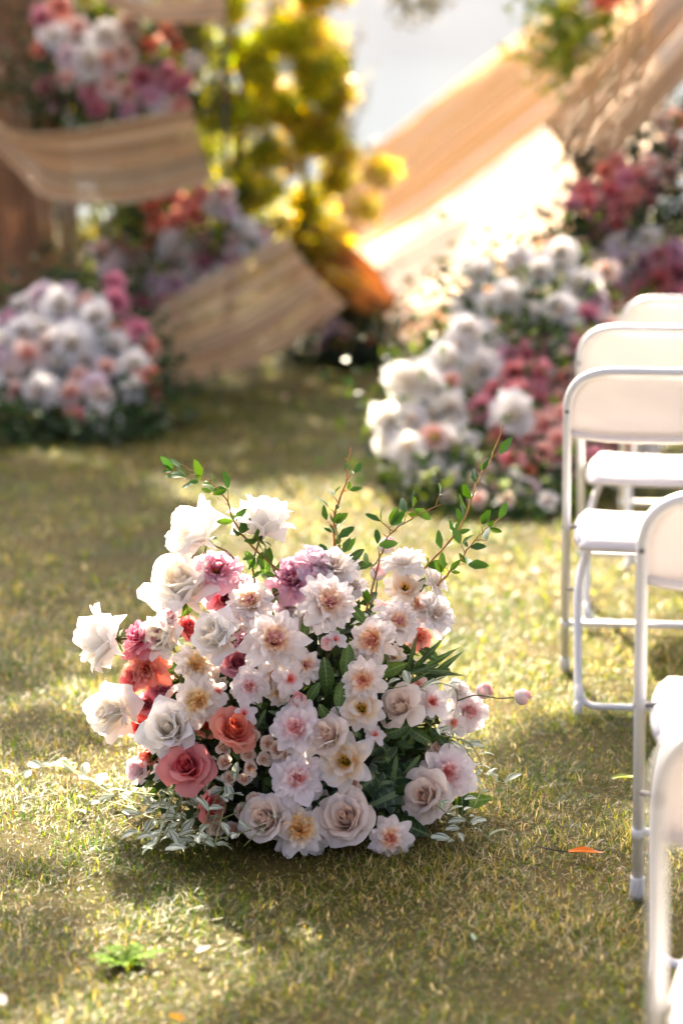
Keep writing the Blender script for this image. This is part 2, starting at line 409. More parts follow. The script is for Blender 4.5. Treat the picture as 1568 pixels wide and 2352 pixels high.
def rotz(V, a):
    c, s = math.cos(a), math.sin(a); return V @ np.array([[c, s, 0], [-s, c, 0], [0, 0, 1.]])

# whorl: (count, L, W, phis, options); last whorl is the outer one that is split off petal by petal
def whorls_rose(c_in, c_mid, c_out, point=0.0):
    k = .35 + .3 * point; pw = 2.6 - 1.2 * point; fo = .10 + .12 * point
    C = lambda a, b: (a, b, b)
    w = [(2, .40, .14, (70, 90, 96, 96), dict(wrap=1, r0=.008, k=.15, p=3, cols=C(c_in, c_in))),
         (3, .41, .20, (62, 89, 95, 88), dict(wrap=1, r0=.012, k=.2, p=3, cols=C(c_in, c_in), ruf=.01)),
         (3, .42, .26, (58, 88, 94, 80), dict(wrap=1, r0=.022, k=.2, p=3, cols=C(c_in, c_in), ruf=.01, fold=.03)),
         (4, .45, .34, (50, 86, 92, 72), dict(wrap=1, r0=.03, k=.25, p=3, cols=C(c_in, c_in), fold=.05, ruf=.015)),
         (5, .47, .42, (40, 82, 86, 56), dict(wrap=.95, r0=.04, k=.25, p=3, cols=C(c_in, c_mid), fold=.08, ruf=.02)),
         (5, .49, .48, (32, 76, 72, 34), dict(wrap=.85, r0=.05, k=.3, p=2.6, cols=C(c_mid, c_mid), fold=fo, ruf=.025)),
         (5, .53, .54, (24, 64, 54, 5 - 20 * point), dict(wrap=.65, r0=.05, k=k, p=pw, cols=C(c_mid, c_out), fold=fo, ruf=.03)),
         (5, .55, .56, (18, 52, 28, -28 - 25 * point), dict(wrap=.4, r0=.05, k=k, p=pw, cols=C(c_mid, c_out), fold=fo + .04, ruf=.035))]
    return w
def whorls_dahlia(cen, mid, inn, out, n=9):
    return [(10, .13, .07, (80, 84, 66), dict(r0=.02, z0=.12, cols=(cen, cen, inn), cup=.2, k=.4, ruf=.14, jag=.3)),
            (12, .19, .10, (70, 68, 44), dict(r0=.04, z0=.09, cols=(cen, cen, inn), cup=.2, k=.45, ruf=.14, jag=.3)),
            (13, .26, .14, (60, 54, 30), dict(r0=.05, z0=.06, cols=(cen, mid, inn), cup=.22, k=.42, p=2.0, ruf=.13, jag=.28)),
            (n + 3, .33, .19, (50, 42, 18), dict(r0=.05, z0=.03, cols=(mid, inn, out), cup=.2, k=.42, p=2.0, ruf=.10, jag=.22)),
            (n + 2, .40, .24, (36, 28, 6), dict(r0=.05, cols=(mid, out, out), cup=.16, k=.44, p=1.9, ruf=.09, jag=.18)),
            (n + 2, .45, .27, (22, 12, -8), dict(r0=.05, cols=(inn, out, out), cup=.14, k=.46, p=1.8, ruf=.09, jag=.15)),
            (n + 1, .49, .29, (6, -4, -28), dict(r0=.04, cols=(inn, out, out), cup=.10, k=.5, p=1.7, ruf=.09, jag=.14))]
def whorls_peony(cen, mid, inn, out):
    return [(8, .17, .13, (80, 86, 70), dict(r0=.02, z0=.12, cols=(cen, cen, inn), ruf=.14, k=.3, jag=.3)),
            (9, .26, .19, (66, 70, 50), dict(r0=.04, z0=.08, cols=(cen, mid, out), ruf=.12, k=.3, jag=.25)),
            (9, .34, .24, (54, 54, 34), dict(r0=.05, z0=.03, cols=(mid, inn, out), ruf=.10, k=.32, jag=.22)),
            (8, .41, .29, (38, 34, 14), dict(r0=.05, cols=(mid, out, out), ruf=.09, k=.34, jag=.18, cup=.08)),
            (8, .46, .33, (20, 14, -8), dict(r0=.05, cols=(inn, out, out), ruf=.08, k=.36, jag=.16, cup=.08)),
            (7, .48, .36, (2, -6, -30), dict(r0=.05, cols=(inn, out, out), ruf=.08, k=.4, jag=.14, cup=.05))]
def whorls_open(cen, inn, out):
    return [(6, .36, .30, (62, 56, 30), dict(r0=.05, cols=(cen, inn, out), ruf=.05, k=.36, cup=.12, jag=.08)),
            (6, .45, .36, (40, 30, 6), dict(r0=.05, cols=(cen, inn, out), ruf=.06, k=.42, cup=.1, jag=.1)),
            (6, .50, .38, (18, 8, -14), dict(r0=.05, cols=(inn, out, out), ruf=.06, k=.5, cup=.08, jag=.1, p=1.8))]
def whorls_cherry(cen, out):
    return [(9, .15, .09, (76, 80, 66), dict(r0=.02, cols=(cen, cen, (250, 190, 180)), ruf=.12, k=.4, jag=.3)),
            (10, .23, .11, (56, 52, 34), dict(r0=.04, cols=(cen, (250, 196, 186), out), ruf=.12, k=.4, jag=.3)),
            (5, .40, .30, (20, 12, -6), dict(r0=.03, cols=((250, 214, 200), out, out), ruf=.05, k=.34, cup=.05)),
            (5, .50, .34, (6, 0, -14), dict(r0=.03, cols=((250, 214, 200), out, out), ruf=.05, k=.36, cup=.05))]
def whorls_spray(c_in, c_out):
    return [(3, .40, .30, (60, 90, 96), dict(wrap=1, r0=.02, k=.2, p=3, cols=(c_in,)*3)),
            (4, .46, .44, (45, 86, 84), dict(wrap=1, r0=.04, k=.25, p=3, cols=(c_in, c_in, c_out), fold=.05)),
            (5, .52, .54, (30, 74, 50), dict(wrap=.85, r0=.05, k=.3, p=3, cols=(c_in, c_out, c_out), fold=.1)),
            (5, .54, .56, (14, 50, 0), dict(wrap=.55, r0=.05, k=.36, p=2.4, cols=(c_out,)*3, fold=.12))]
def whorls_bud(c_in, c_out):
    return [(3, .8, .6, (50, 92, 120), dict(wrap=1, r0=.06, k=.25, p=3, cols=(c_out, c_in, c_in))),
            (4, .8, .7, (30, 88, 128), dict(wrap=1, r0=.1, k=.3, p=3, cols=(c_out, c_out, c_in))),
            (5, .74, .6, (10, 84, 122), dict(wrap=1, r0=.12, k=.35, p=2.4, cols=(c_out,)*3, ruf=.02))]

WHITE = (238, 234, 228); CREAM = (236, 222, 206); IVORY = (246, 232, 206); LILACW = (236, 222, 230)
KIND = {
 'white_rose': dict(w=whorls_rose((254, 246, 232), (252, 248, 242), (251, 249, 246), 1.0), lab='white reflexed rose'),
 'cream_rose': dict(w=whorls_rose((248, 226, 208), (244, 228, 214), (242, 230, 220)), lab='cream garden rose'),
 'pink_rose': dict(w=whorls_rose((226, 116, 118), (232, 140, 140), (238, 162, 158)), lab='rose pink garden rose'),
 'soft_pink_rose': dict(w=whorls_rose((226, 124, 130), (236, 154, 158), (240, 178, 178)), lab='soft pink rose'),
 'coral_rose': dict(w=whorls_rose((222, 116, 94), (234, 144, 120), (240, 170, 148)), lab='coral orange garden rose'),
 'mauve_rose': dict(w=whorls_rose((200, 116, 130), (214, 142, 154), (224, 166, 176)), lab='mauve garden rose'),
 'lavender_rose': dict(w=whorls_rose((242, 212, 214), (240, 222, 226), (240, 226, 232)), lab='pale lavender rose'),
 'blush_rose': dict(w=whorls_rose((250, 200, 178), (248, 216, 202), (246, 228, 220)), lab='blush rose'),
 'dahlia': dict(w=whorls_dahlia((255, 198, 196), (255, 226, 182), (254, 236, 220), (249, 242, 237)), lab='white dahlia with pink and peach centre'),
 'peach_dahlia': dict(w=whorls_dahlia((255, 184, 158), (255, 214, 166), (254, 230, 204), (249, 240, 233), 7), lab='small peach centred dahlia'),
 'yellow_dahlia': dict(w=whorls_dahlia((254, 212, 128), (255, 220, 146), (253, 234, 196), (249, 240, 230), 8), lab='cream dahlia with yellow centre'),
 'peony': dict(w=whorls_peony((255, 168, 152), (254, 206, 200), (249, 233, 232), (248, 240, 238)), lab='ruffled white peony with rose red centre'),
 'white_peony': dict(w=whorls_peony((252, 226, 196), (250, 238, 224), (248, 242, 236), (247, 243, 240)), lab='ruffled white peony'),
 'mauve_peony': dict(w=whorls_peony((206, 100, 124), (218, 142, 164), (226, 172, 190), (234, 198, 212)), lab='mauve peony', st=((240, 150, 60), (240, 130, 50))),
 'lavender_peony': dict(w=whorls_peony((222, 160, 172), (232, 194, 204), (238, 214, 220), (240, 224, 230)), lab='lavender peony'),
 'coral_peony': dict(w=whorls_peony((228, 104, 88), (238, 142, 122), (242, 166, 146), (244, 188, 170)), lab='coral peony'),
 'blush_peony': dict(w=whorls_peony((236, 120, 108), (242, 164, 148), (244, 188, 174), (244, 204, 194)), lab='salmon blush peony'),
 'pink_peony': dict(w=whorls_peony((206, 84, 120), (222, 122, 150), (230, 150, 170), (236, 172, 184)), lab='pink peony'),
 'open_bloom': dict(w=whorls_open((250, 204, 90), (248, 230, 202), (240, 234, 230)), lab='open white bloom with yellow centre', st=((232, 190, 60), (60, 44, 22))),
 'cherry_bloom': dict(w=whorls_cherry((252, 128, 110), (246, 238, 236)), lab='small white bloom with coral centre'),
 'spray_rose': dict(w=whorls_spray((238, 200, 172), (240, 222, 206)), lab='tiny cream spray rose'),
 'bud': dict(w=whorls_bud((244, 190, 190), (240, 232, 228)), lab='white bud with pink tip'),
}
MESHES = {}
def bloom_data(kind, var, split):
    key = (kind, var, split)
    if key in MESHES: return MESHES[key]
    spec = KIND[kind]; g = np.random.default_rng(abs(hash(kind)) % 9973 if False else sum(map(ord, kind)) * 7 + var * 131)
    nu, nt = (9, 8) if split else (5, 5)
    core = MB(); outers = []; rmax = 0.0; allp = []
    for wi, (n, L, W, phis, opt) in enumerate(spec['w']):
        a0 = g.uniform(0, 6.28); last = wi == len(spec['w']) - 1
        for i in range(n):
            tilt = g.normal(0, 9); ph = [p + tilt + g.normal(0, 8) for p in phis]
            V, f, C = petal(g, L * g.uniform(.84, 1.08), W * g.uniform(.8, 1.2), ph, nu=nu, nt=nt, **opt)
            a = a0 + 2 * math.pi * (i + g.uniform(-.32, .32)) / n
            rmax = max(rmax, np.percentile(np.hypot(V[:, 0], V[:, 1]), 92))
            allp.append((V, f, C, a, last))
    sc_ = 0.5 / rmax if kind != 'bud' else 0.5 / rmax
    for V, f, C, a, last in allp:
        V = V * sc_
        if last and split: outers.append((V, f, C, a))
        else: core.add(rotz(V, -a), f, C)
    if kind not in ('bud', 'spray_rose'):
        # receptacle
        a = np.linspace(0, 2*math.pi, 9)[:-1]
        ring = lambda r, z: np.c_[r*np.cos(a), r*np.sin(a), np.full(8, z)]
        V = np.r_[ring(.03, -.09), ring(.085, -.03), ring(.06, .03)]
        core.add(V, [(i*8+j, i*8+(j+1) % 8, (i+1)*8+(j+1) % 8, (i+1)*8+j) for i in range(2) for j in range(8)], lin((84, 96, 48)))
    me = core.mesh(kind, M_petal)
    om = []
    for q, (V, f, C, a) in enumerate(outers):
        b = MB(); b.add(V, f, C); om.append((b.mesh('petal', M_petal), a))
    st = None
    if 'st' in spec:
        b = MB(); c1, c2 = spec['st']
        for i in range(26):
            a = g.uniform(0, 6.28); r = g.uniform(.01, .085); h = g.uniform(.14, .24)
            P = [(r*.5*math.cos(a), r*.5*math.sin(a), .02), (r*math.cos(a), r*math.sin(a), h*.6), (r*1.3*math.cos(a), r*1.3*math.sin(a), h)]
            tube(b, P, [.006, .006, .013], 4, lin(c1 if i % 3 else c2))
        a = np.linspace(0, 6.283, 11)[:-1]
        b.add(np.r_[[(0, 0, .10)], np.c_[.07*np.cos(a), .07*np.sin(a), np.full(10, .05)]], [(0, i+1, (i+1) % 10+1) for i in range(10)], lin((120, 120, 40)))
        st = b.mesh('stamens', M_petal)
    cal = None
    b = MB()
    for i in range(5):
        V, f, C = petal(g, .24, .09, (-20, -5, -45 + g.normal(0, 25)), k=.75, p=1.1, nu=3, nt=4, cols=((96, 110, 50), (88, 108, 46), (110, 118, 60)), base=.7)
        V[:, 2] -= .06; b.add(rotz(V, i*1.2566), f, C)
    if kind == 'bud':
        V = rotz(np.array([(0, 0, 0.)]), 0)
        for i in range(5):
            V, f, C = petal(g, .5, .3, (10, 70, 84), k=.7, p=1.2, nu=3, nt=5, wrap=.9, r0=.1, cols=((96, 116, 52), (104, 126, 60), (130, 140, 80)), base=.7)
            V[:, 2] -= .05; b.add(rotz(V * 1.08, i*1.2566), f, C)
    cal = b.mesh('calyx', M_leaf)
    MESHES[key] = (me, om, st, cal)
    return MESHES[key]

CAMV = Vector((0, 0, CAMZ))
def place_bloom(parent, kind, P, axis, size, split, stem_to=None, twist=None, stem_col=(92, 88, 46), label=None, stem_r=.0026):
    var = random.randrange(5)
    me, om, st, cal = bloom_data(kind, var, split)
    ax = Vector(axis).normalized()
    w = Matrix.Translation(P) @ frame(ax, random.uniform(0, 6.28) if twist is None else twist) @ Matrix.Diagonal((size, size, size * random.uniform(.92, 1.08), 1))
    o = link(kind, me, parent, w, label=label)
    if split:
        for pm, a in om:
            link('petal', pm, o, w @ Matrix.Rotation(-a, 4, 'Z') @ Matrix.Rotation(random.uniform(-.07, .07), 4, 'X'))
        link('calyx', cal, o, w.copy())
    if st: link('stamens', st, o, w.copy())
    if stem_to is not None:
        b = MB(); p0 = Vector(P) - ax * size * .06; p1 = p0 - ax * min(.09, size * .9)
        path = smooth_path([p0, p1, (p1 * .45 + Vector(stem_to) * .55) + Vector((0, 0, .01)), stem_to], 12)
        tube(b, path, np.linspace(stem_r * .9, stem_r, 12), 6, lin(stem_col) * random.uniform(.8, 1.2))
        put('stem', b, M_stem, o)
    return o

def leaf_mesh(name, mat, L, W, col, k=.8, p=1.25, curl=(8, -6, -30), fold=-.12, nu=5, nt=7, col2=None, seed=0, jag=0.0, base=.18):
    g = np.random.default_rng(seed)
    V, f, C = petal(g, L, W, curl, k=k, p=p, cup=-fold, nu=nu, nt=nt, cols=(col, col, col2 or col), base=base, ruf=.03, jag=jag)
    s = np.tile(np.linspace(0, 1, nu), nt); t = np.repeat(np.linspace(0, 1, nt), nu)
    b = MB(); b.add(V, f, C, np.c_[s, t]); return b.mesh(name, mat)
def leaf_frame(P, direction, normal):
    y = Vector(direction).normalized(); z = Vector(normal); z = (z - y * z.dot(y))
    z = z.normalized() if z.length > 1e-4 else y.orthogonal().normalized()
    x = y.cross(z)
    m = Matrix((x, y, z)).transposed().to_4x4(); m.translation = P; return m

GREENS = [(58, 84, 34), (74, 104, 40), (46, 70, 32), (92, 118, 48)]
ROSE_LEAF = [leaf_mesh('rose_leaf', M_leaf, 1.0, .62, GREENS[i % 4], k=.75, p=1.5, seed=i, nu=7, nt=8, jag=.1, curl=(10, -5, -30 + 12 * i)) for i in range(4)]
RUSCUS = [leaf_mesh('pointed_leaf', M_leaf, 1.0, .26, (62, 84, 44), k=.9, p=1.0, seed=20 + i, nu=5, nt=7, curl=(8, 0, -18)) for i in range(2)]
TWIG_LEAF = [leaf_mesh('twig_leaf', M_twigleaf, 1.0, .56, c, k=.6, p=1.7, seed=30 + i, nu=5, nt=6, curl=(12, -2, -14)) for i, c in enumerate([(70, 104, 34), (88, 120, 40), (54, 88, 36)])]
VINE_LEAF = [leaf_mesh('vine_leaf', M_vine, 1.0, .64, c, k=.72, p=1.6, seed=40 + i, nu=7, nt=6, curl=(14, -2, -34)) for i, c in enumerate([(84, 112, 66), (70, 98, 60), (100, 122, 76)])]
def ivy_mesh(seed):
    g = np.random.default_rng(seed); b = MB()
    ang = np.array([-180, -150, -118, -92, -62, -34, 0, 34, 62, 92, 118, 150, 180.]) ; rad = np.array([.10, .34, .52, .36, .66, .46, 1.0, .46, .66, .36, .52, .34, .10])
    a = np.radians(ang); r = rad * g.uniform(.95, 1.05, 13)
    rim = np.c_[r*np.sin(a)*.8, r*np.cos(a)*.8 + .1, -.10*r**2 + .03*g.normal(0, 1, 13)]
    mid = rim * .5 + np.array([0, .05, .035])
    V = np.r_[[(0, .1, 0)], mid, rim]
    f = [(0, 1+i, 2+i) for i in range(12)] + [(1+i, 14+i, 15+i, 2+i) for i in range(12)]
    uv = np.r_[[(.5, .3)], np.c_[.5 + mid[:, 0]*.5, .3 + .5*mid[:, 1]], np.c_[.5+rim[:, 0]*.6, .3 + .6*rim[:, 1]]]
    b.add(V, f, lin((38, 62, 36)), uv); return b.mesh('ivy_leaf', M_leaf)
IVY = [ivy_mesh(i) for i in range(2)]

def leaf_cloud(name, parent, pts, nrm, size, cols, mat, seed=0, asp=.55, label=None, kind='stuff', jitter=.9):
    """many small folded leaves in one mesh"""
    g = np.random.default_rng(seed); n = len(pts); pts = np.asarray(pts, float)
    d = g.normal(0, 1, (n, 3)); d /= np.linalg.norm(d, axis=1)[:, None]
    nn = np.asarray(nrm, float) + g.normal(0, jitter, (n, 3)); nn -= d * (nn * d).sum(1)[:, None]; nn /= np.linalg.norm(nn, axis=1)[:, None] + 1e-9
    x = np.cross(d, nn); L = g.uniform(size * .65, size * 1.35, n)[:, None]; Wd = L * asp / 2
    V = np.stack([pts, pts + d*L*.5 - x*Wd + nn*Wd*.35, pts + d*L*.5, pts + d*L*.5 + x*Wd + nn*Wd*.35, pts + d*L - nn*L*.12], 1).reshape(-1, 3)
    base = (np.arange(n) * 5)[:, None]
    tri = np.concatenate([base + np.array([[0, 1, 2]]), base + np.array([[0, 2, 3]]), base + np.array([[1, 4, 2]]), base + np.array([[2, 4, 3]])])
    cols = np.array([lin(c) for c in cols]); C = cols[g.integers(0, len(cols), n)] * g.uniform(.7, 1.3, (n, 1)); C = np.repeat(C, 5, 0)
    me = bpy.data.meshes.new(name)
    if parent is not None:
        o = np.array(WM[parent.name].translation); V = V - o
    me.vertices.add(len(V)); me.vertices.foreach_set('co', V.astype(np.float32).ravel())
    me.loops.add(tri.size); me.loops.foreach_set('vertex_index', tri.astype(np.int32).ravel())
    me.polygons.add(len(tri)); me.polygons.foreach_set('loop_start', (np.arange(len(tri))*3).astype(np.int32))
    me.update(calc_edges=True)
    a = me.color_attributes.new('Col', 'FLOAT_COLOR', 'POINT'); a.data.foreach_set('color', np.c_[C, np.ones(len(C))].astype(np.float32).ravel())
    me.polygons.foreach_set('use_smooth', np.ones(len(me.polygons), bool))
    me.materials.append(mat); me.validate()
    return link(name, me, parent, WM[parent.name].copy() if parent is not None else None, label=label, kind=kind)

# ------------------------------------------------------------------ the flower mound in focus
GY = 5.12
gx = at(690, 1700, GY).x
E_C = np.array([gx, GY, 0.02]); E_R = np.array([.37, .31, .50])
mound = thing('flower_arrangement', (gx, GY, 0), 'low mound of white roses, dahlias and coral roses with tall leafy twigs', 'flower arrangement')
def on_mound(u, v, push=0.0):
    d = ray(u, v); o = np.array([0, 0, CAMZ]); s = 1 + push
    a = ((d / (E_R*s))**2).sum(); b = 2 * ((o - E_C) * d / (E_R*s)**2).sum(); c = (((o - E_C) / (E_R*s))**2).sum() - 1
    D = b*b - 4*a*c
    if D > 0:
        P = o + d * (-b - math.sqrt(D)) / (2*a); nrm = (P - E_C) / E_R**2
    else:
        P = np.array(at(u, v, GY - .03)); nrm = (P - E_C) / E_R**2
    if P[2] < .03: P = np.array(ground(u, v, .03))
    return Vector(tuple(P)), Vector(tuple(nrm)).normalized()
def facing(P, f, nrm):
    tc = (CAMV - Vector(P)).normalized(); rt = Vector((1, 0, 0)); up = rt.cross(-tc).normalized()
    up = Vector((0, 0, 1)); up = (up - tc * up.dot(tc)).normalized()
    return (rt * f[0] + up * f[1] + tc * f[2]).normalized() if f else (nrm * .6 + tc * .6).normalized()

def px2m(px, P): return px * (Vector(P) - CAMV).length / F
BL = [  # u, v, kind, width in photo px, facing (right, up, to camera)
 (468, 1238, 'white_rose', 150, (-.55, .62, .30)), (596, 1228, 'white_rose', 165, (.12, .95, .12)), (424, 1368, 'white_rose', 185, (-.35, .62, .62)),
 (262, 1468, 'white_rose', 160, (-.92, .10, .34)), (388, 1462, 'white_rose', 135, (-.45, .0, .85)), (515, 1468, 'white_rose', 150, (-.55, .22, .75)),
 (282, 1632, 'white_rose', 160, (-.62, .10, .74)), (398, 1682, 'white_rose', 145, (-.42, -.02, .85)),
 (498, 1318, 'mauve_peony', 120, (.1, .5, .5)), (512, 1372, 'mauve_rose', 90, (.2, 0, .8)), (676, 1338, 'mauve_peony', 125, (-.1, .5, .8)), (722, 1298, 'lavender_peony', 125, (.1, .85, .35)),
 (328, 1472, 'pink_peony', 105, (-.6, .5, .5)), (340, 1535, 'coral_peony', 110, (-.5, -.2, .7)), (375, 1590, 'mauve_rose', 85, (-.1, .3, .85)), (428, 1452, 'pink_rose', 75, (.2, .4, .7)),
 (548, 1530, 'mauve_rose', 80, (.2, .2, .8)), (560, 1480, 'mauve_peony', 80, (.1, .4, .8)), (330, 1660, 'pink_rose', 80, (-.3, -.4, .6)),
 (530, 1692, 'coral_rose', 118, (.12, .45, .82)), (437, 1768, 'pink_rose', 122, (-.10, .16, .95)), (470, 1845, 'pink_rose', 92, (.45, -.55, .5)), (347, 1738, 'coral_peony', 72, (-.3, .3, .8)),
 (460, 1668, 'coral_rose', 70, (.2, .2, .8)), (500, 1640, 'coral_peony', 60, (0, .3, .8)),
 (578, 1388, 'dahlia', 105, (-.1, .4, .85)), (752, 1388, 'dahlia', 150, (-.02, .35, .9)), (628, 1478, 'dahlia', 150, (.02, .22, .95)), (772, 1312, 'white_peony', 122, (.1, .8, .5)),
 (860, 1474, 'peach_dahlia', 122, (-.1, .2, .95)), (914, 1432, 'dahlia', 100, (.15, .35, .9)), (836, 1562, 'peach_dahlia', 112, (.02, .1, .97)), (930, 1298, 'white_peony', 108, (.05, .92, .3)),
 (930, 1355, 'open_bloom', 95, (-.1, .35, .9)), (992, 1338, 'white_peony', 80, (.75, .5, .2)), (998, 1412, 'white_peony', 96, (.65, .15, .65)),
 (445, 1532, 'yellow_dahlia', 100, (.2, .35, .85)), (458, 1612, 'yellow_dahlia', 125, (-.15, .1, .95)), (576, 1575, 'peony', 100, (-.3, -.05, .9)),
 (664, 1560, 'cherry_bloom', 80, (.25, .0, .9)), (628, 1548, 'peach_dahlia', 80, (0, -.2, .9)), (685, 1675, 'peony', 122, (-.05, .15, .97)), (682, 1792, 'peony', 118, (-.1, .0, .97)), (703, 1766, 'cherry_bloom', 80, (.1, .2, .95)),
 (832, 1630, 'open_bloom', 105, (.05, .2, .95)), (796, 1752, 'open_bloom', 128, (.0, .12, .97)), (764, 1696, 'cream_rose', 108, (-.3, .35, .8)), (930, 1630, 'cream_rose', 118, (-.35, .45, .75)),
 (992, 1614, 'cherry_bloom', 92, (.05, .15, .97)), (1072, 1632, 'peony', 105, (.45, .05, .85)), (1026, 1778, 'peony', 132, (.12, .12, .97)), (985, 1832, 'cream_rose', 124, (-.25, -.15, .9)),
 (622, 1888, 'cream_rose', 118, (-.35, .05, .9)), (690, 1908, 'yellow_dahlia', 138, (.08, -.05, .97)), (803, 1890, 'cream_rose', 130, (-.02, .22, .95)), (897, 1926, 'peach_dahlia', 105, (.15, .0, .95)),
 (958, 1462, 'coral_peony', 72, (.3, -.1, .8)), (592, 1430, 'dahlia', 75, (-.3, .2, .8)), (700, 1425, 'white_peony', 70, (0, .2, .8)), (880, 1440, 'white_peony', 80, (-.3, .3, .7)), (326, 1768, 'lavender_rose', 75, (-.7, .1, .5)), (376, 1772, 'white_peony', 58, (-.2, .2, .8)),
 (560, 1640, 'cherry_bloom', 62, (-.1, 0, .9)), (640, 1590, 'open_bloom', 66, (.3, -.3, .8)), (790, 1640, 'white_peony', 70, (-.4, .1, .8)),
 (545, 1432, 'peach_dahlia', 70, (-.2, .5, .8)), (660, 1395, 'lavender_peony', 72, (.1, .5, .8)), (812, 1352, 'white_peony', 78, (.4, .6, .6)), (700, 1530, 'dahlia', 84, (.4, .1, .8)), (600, 1535, 'peony', 72, (-.2, .1, .9)),
 (770, 1470, 'cherry_bloom', 58, (.2, .4, .8)), (900, 1510, 'open_bloom', 66, (.5, .2, .7)), (960, 1395, 'peach_dahlia', 78, (.4, .4, .7)), (880, 1395, 'cherry_bloom', 60, (.1, .6, .7)), (395, 1420, 'lavender_rose', 70, (-.5, .3, .7)),
 (480, 1555, 'white_peony', 74, (.1, .2, .9)), (420, 1610, 'blush_rose', 74, (-.5, .1, .8)), (500, 1590, 'cherry_bloom', 62, (.3, .1, .9)), (520, 1420, 'pink_peony', 70, (.1, .5, .7)), (310, 1560, 'pink_rose', 72, (-.7, .1, .6)),
 (345, 1620, 'mauve_rose', 66, (-.5, .2, .7)), (660, 1840, 'cherry_bloom', 66, (-.3, .1, .9)), (735, 1840, 'spray_rose', 52, (.2, .3, .9)), (745, 1905, 'white_peony', 72, (.3, -.1, .9)), (860, 1690, 'cherry_bloom', 58, (.3, .4, .8)),
 (1040, 1660, 'cherry_bloom', 66, (.3, -.2, .9)), (1050, 1590, 'white_peony', 66, (.4, .5, .7)), (960, 1590, 'blush_rose', 66, (-.1, .6, .7)), (1000, 1720, 'spray_rose', 48, (.3, .3, .8)), (650, 1730, 'peony', 70, (-.4, .1, .9)), (560, 1345, 'lavender_peony', 72, (.1, .6, .6)),
]
root_pt = lambda: Vector((gx + random.uniform(-.12, .12), GY + random.uniform(-.08, .08), .12))
front_kinds = {'white_rose': .02, 'dahlia': .04, 'peach_dahlia': .03, 'yellow_dahlia': .04}
for i, (u, v, kind, px, f) in enumerate(BL):
    px *= .95 if kind == 'white_rose' else 1.02
    P, nrm = on_mound(u, v, front_kinds.get(kind, 0.0) + (-.10 if px < 90 and kind not in ('cherry_bloom',) else 0))
    f = (f[0] + random.uniform(-.28, .28), f[1] + random.uniform(-.15, .3), f[2])
    place_bloom(mound, kind, P, facing(P, f, nrm), px2m(px * random.uniform(.92, 1.08), P), True, root_pt(), label=KIND[kind]['lab'])
for (u, v) in [(585, 1692), (615, 1708), (567, 1735), (518, 1755), (575, 1765), (563, 1793), (528, 1790), (557, 1866), (583, 1905), (586, 1840), (746, 1700), (660, 1738), (790, 1806), (500, 1905), (540, 1905), (515, 1720), (604, 1745), (488, 1900), (812, 1802), (640, 1722)]:
    P, nrm = on_mound(u, v, -.03)
    place_bloom(mound, 'spray_rose', P, facing(P, (random.uniform(-.4, .4), random.uniform(-.1, .5), .85), nrm), px2m(random.uniform(38, 46), P), False, root_pt(), label=KIND['spray_rose']['lab'], stem_r=.0012)
for (u, v, f, tu, tv) in [(866, 1332, (.1, .9, .3), 845, 1420), (752, 1486, (.05, .5, .8), 770, 1580), (687, 1618, (-.1, .6, .8), 760, 1660), (1182, 1602, (.95, .05, .25), 1050, 1610), (878, 1268, (.5, .75, .2), 815, 1300), (1100, 1596, (.6, .5, .5), 1040, 1690)]:
    P, nrm = on_mound(u, v, .02); Q, _ = on_mound(tu, tv, -.15)
    if u > 1150: P = at(u, v, 5.02); Q = at(tu, tv, 5.06)
    place_bloom(mound, 'bud', P, facing(P, f, nrm), px2m(40, P), False, Q, label=KIND['bud']['lab'], stem_r=.0018)

# floral foam core hidden under the flowers
mb = MB(); th = np.linspace(0, 2*math.pi, 25)[:-1]; ph = np.linspace(0, math.pi/2, 8); Vv = []
for p_ in ph:
    for t_ in th:
        r_ = 0.70 + .05 * math.sin(5*t_ + 3*p_) + .03 * math.sin(11*t_)
        Vv.append(E_C*[1, 1, 0] + E_R * r_ * np.array([math.cos(t_)*math.cos(p_), math.sin(t_)*math.cos(p_), math.sin(p_)]) + np.array([0, 0, .004]))
mb.add(Vv, [(i*24+j, i*24+(j+1) % 24, (i+1)*24+(j+1) % 24, (i+1)*24+j) for i in range(7) for j in range(24)], lin((34, 42, 24)))
put('foam_base', mb, M_dark, mound)
# inner greenery
g = np.random.default_rng(5); n = 2600
d = g.normal(0, 1, (n, 3)); d[:, 2] = np.abs(d[:, 2]); d /= np.linalg.norm(d, axis=1)[:, None]
pts = E_C + d * E_R * g.uniform(.72, .95, (n, 1)); pts[:, 2] = np.maximum(pts[:, 2], .01)
leaf_cloud('inner_greenery', mound, pts, d, .036, [(44, 62, 26), (58, 78, 32), (36, 52, 26), (70, 84, 38)], M_dark, 6)

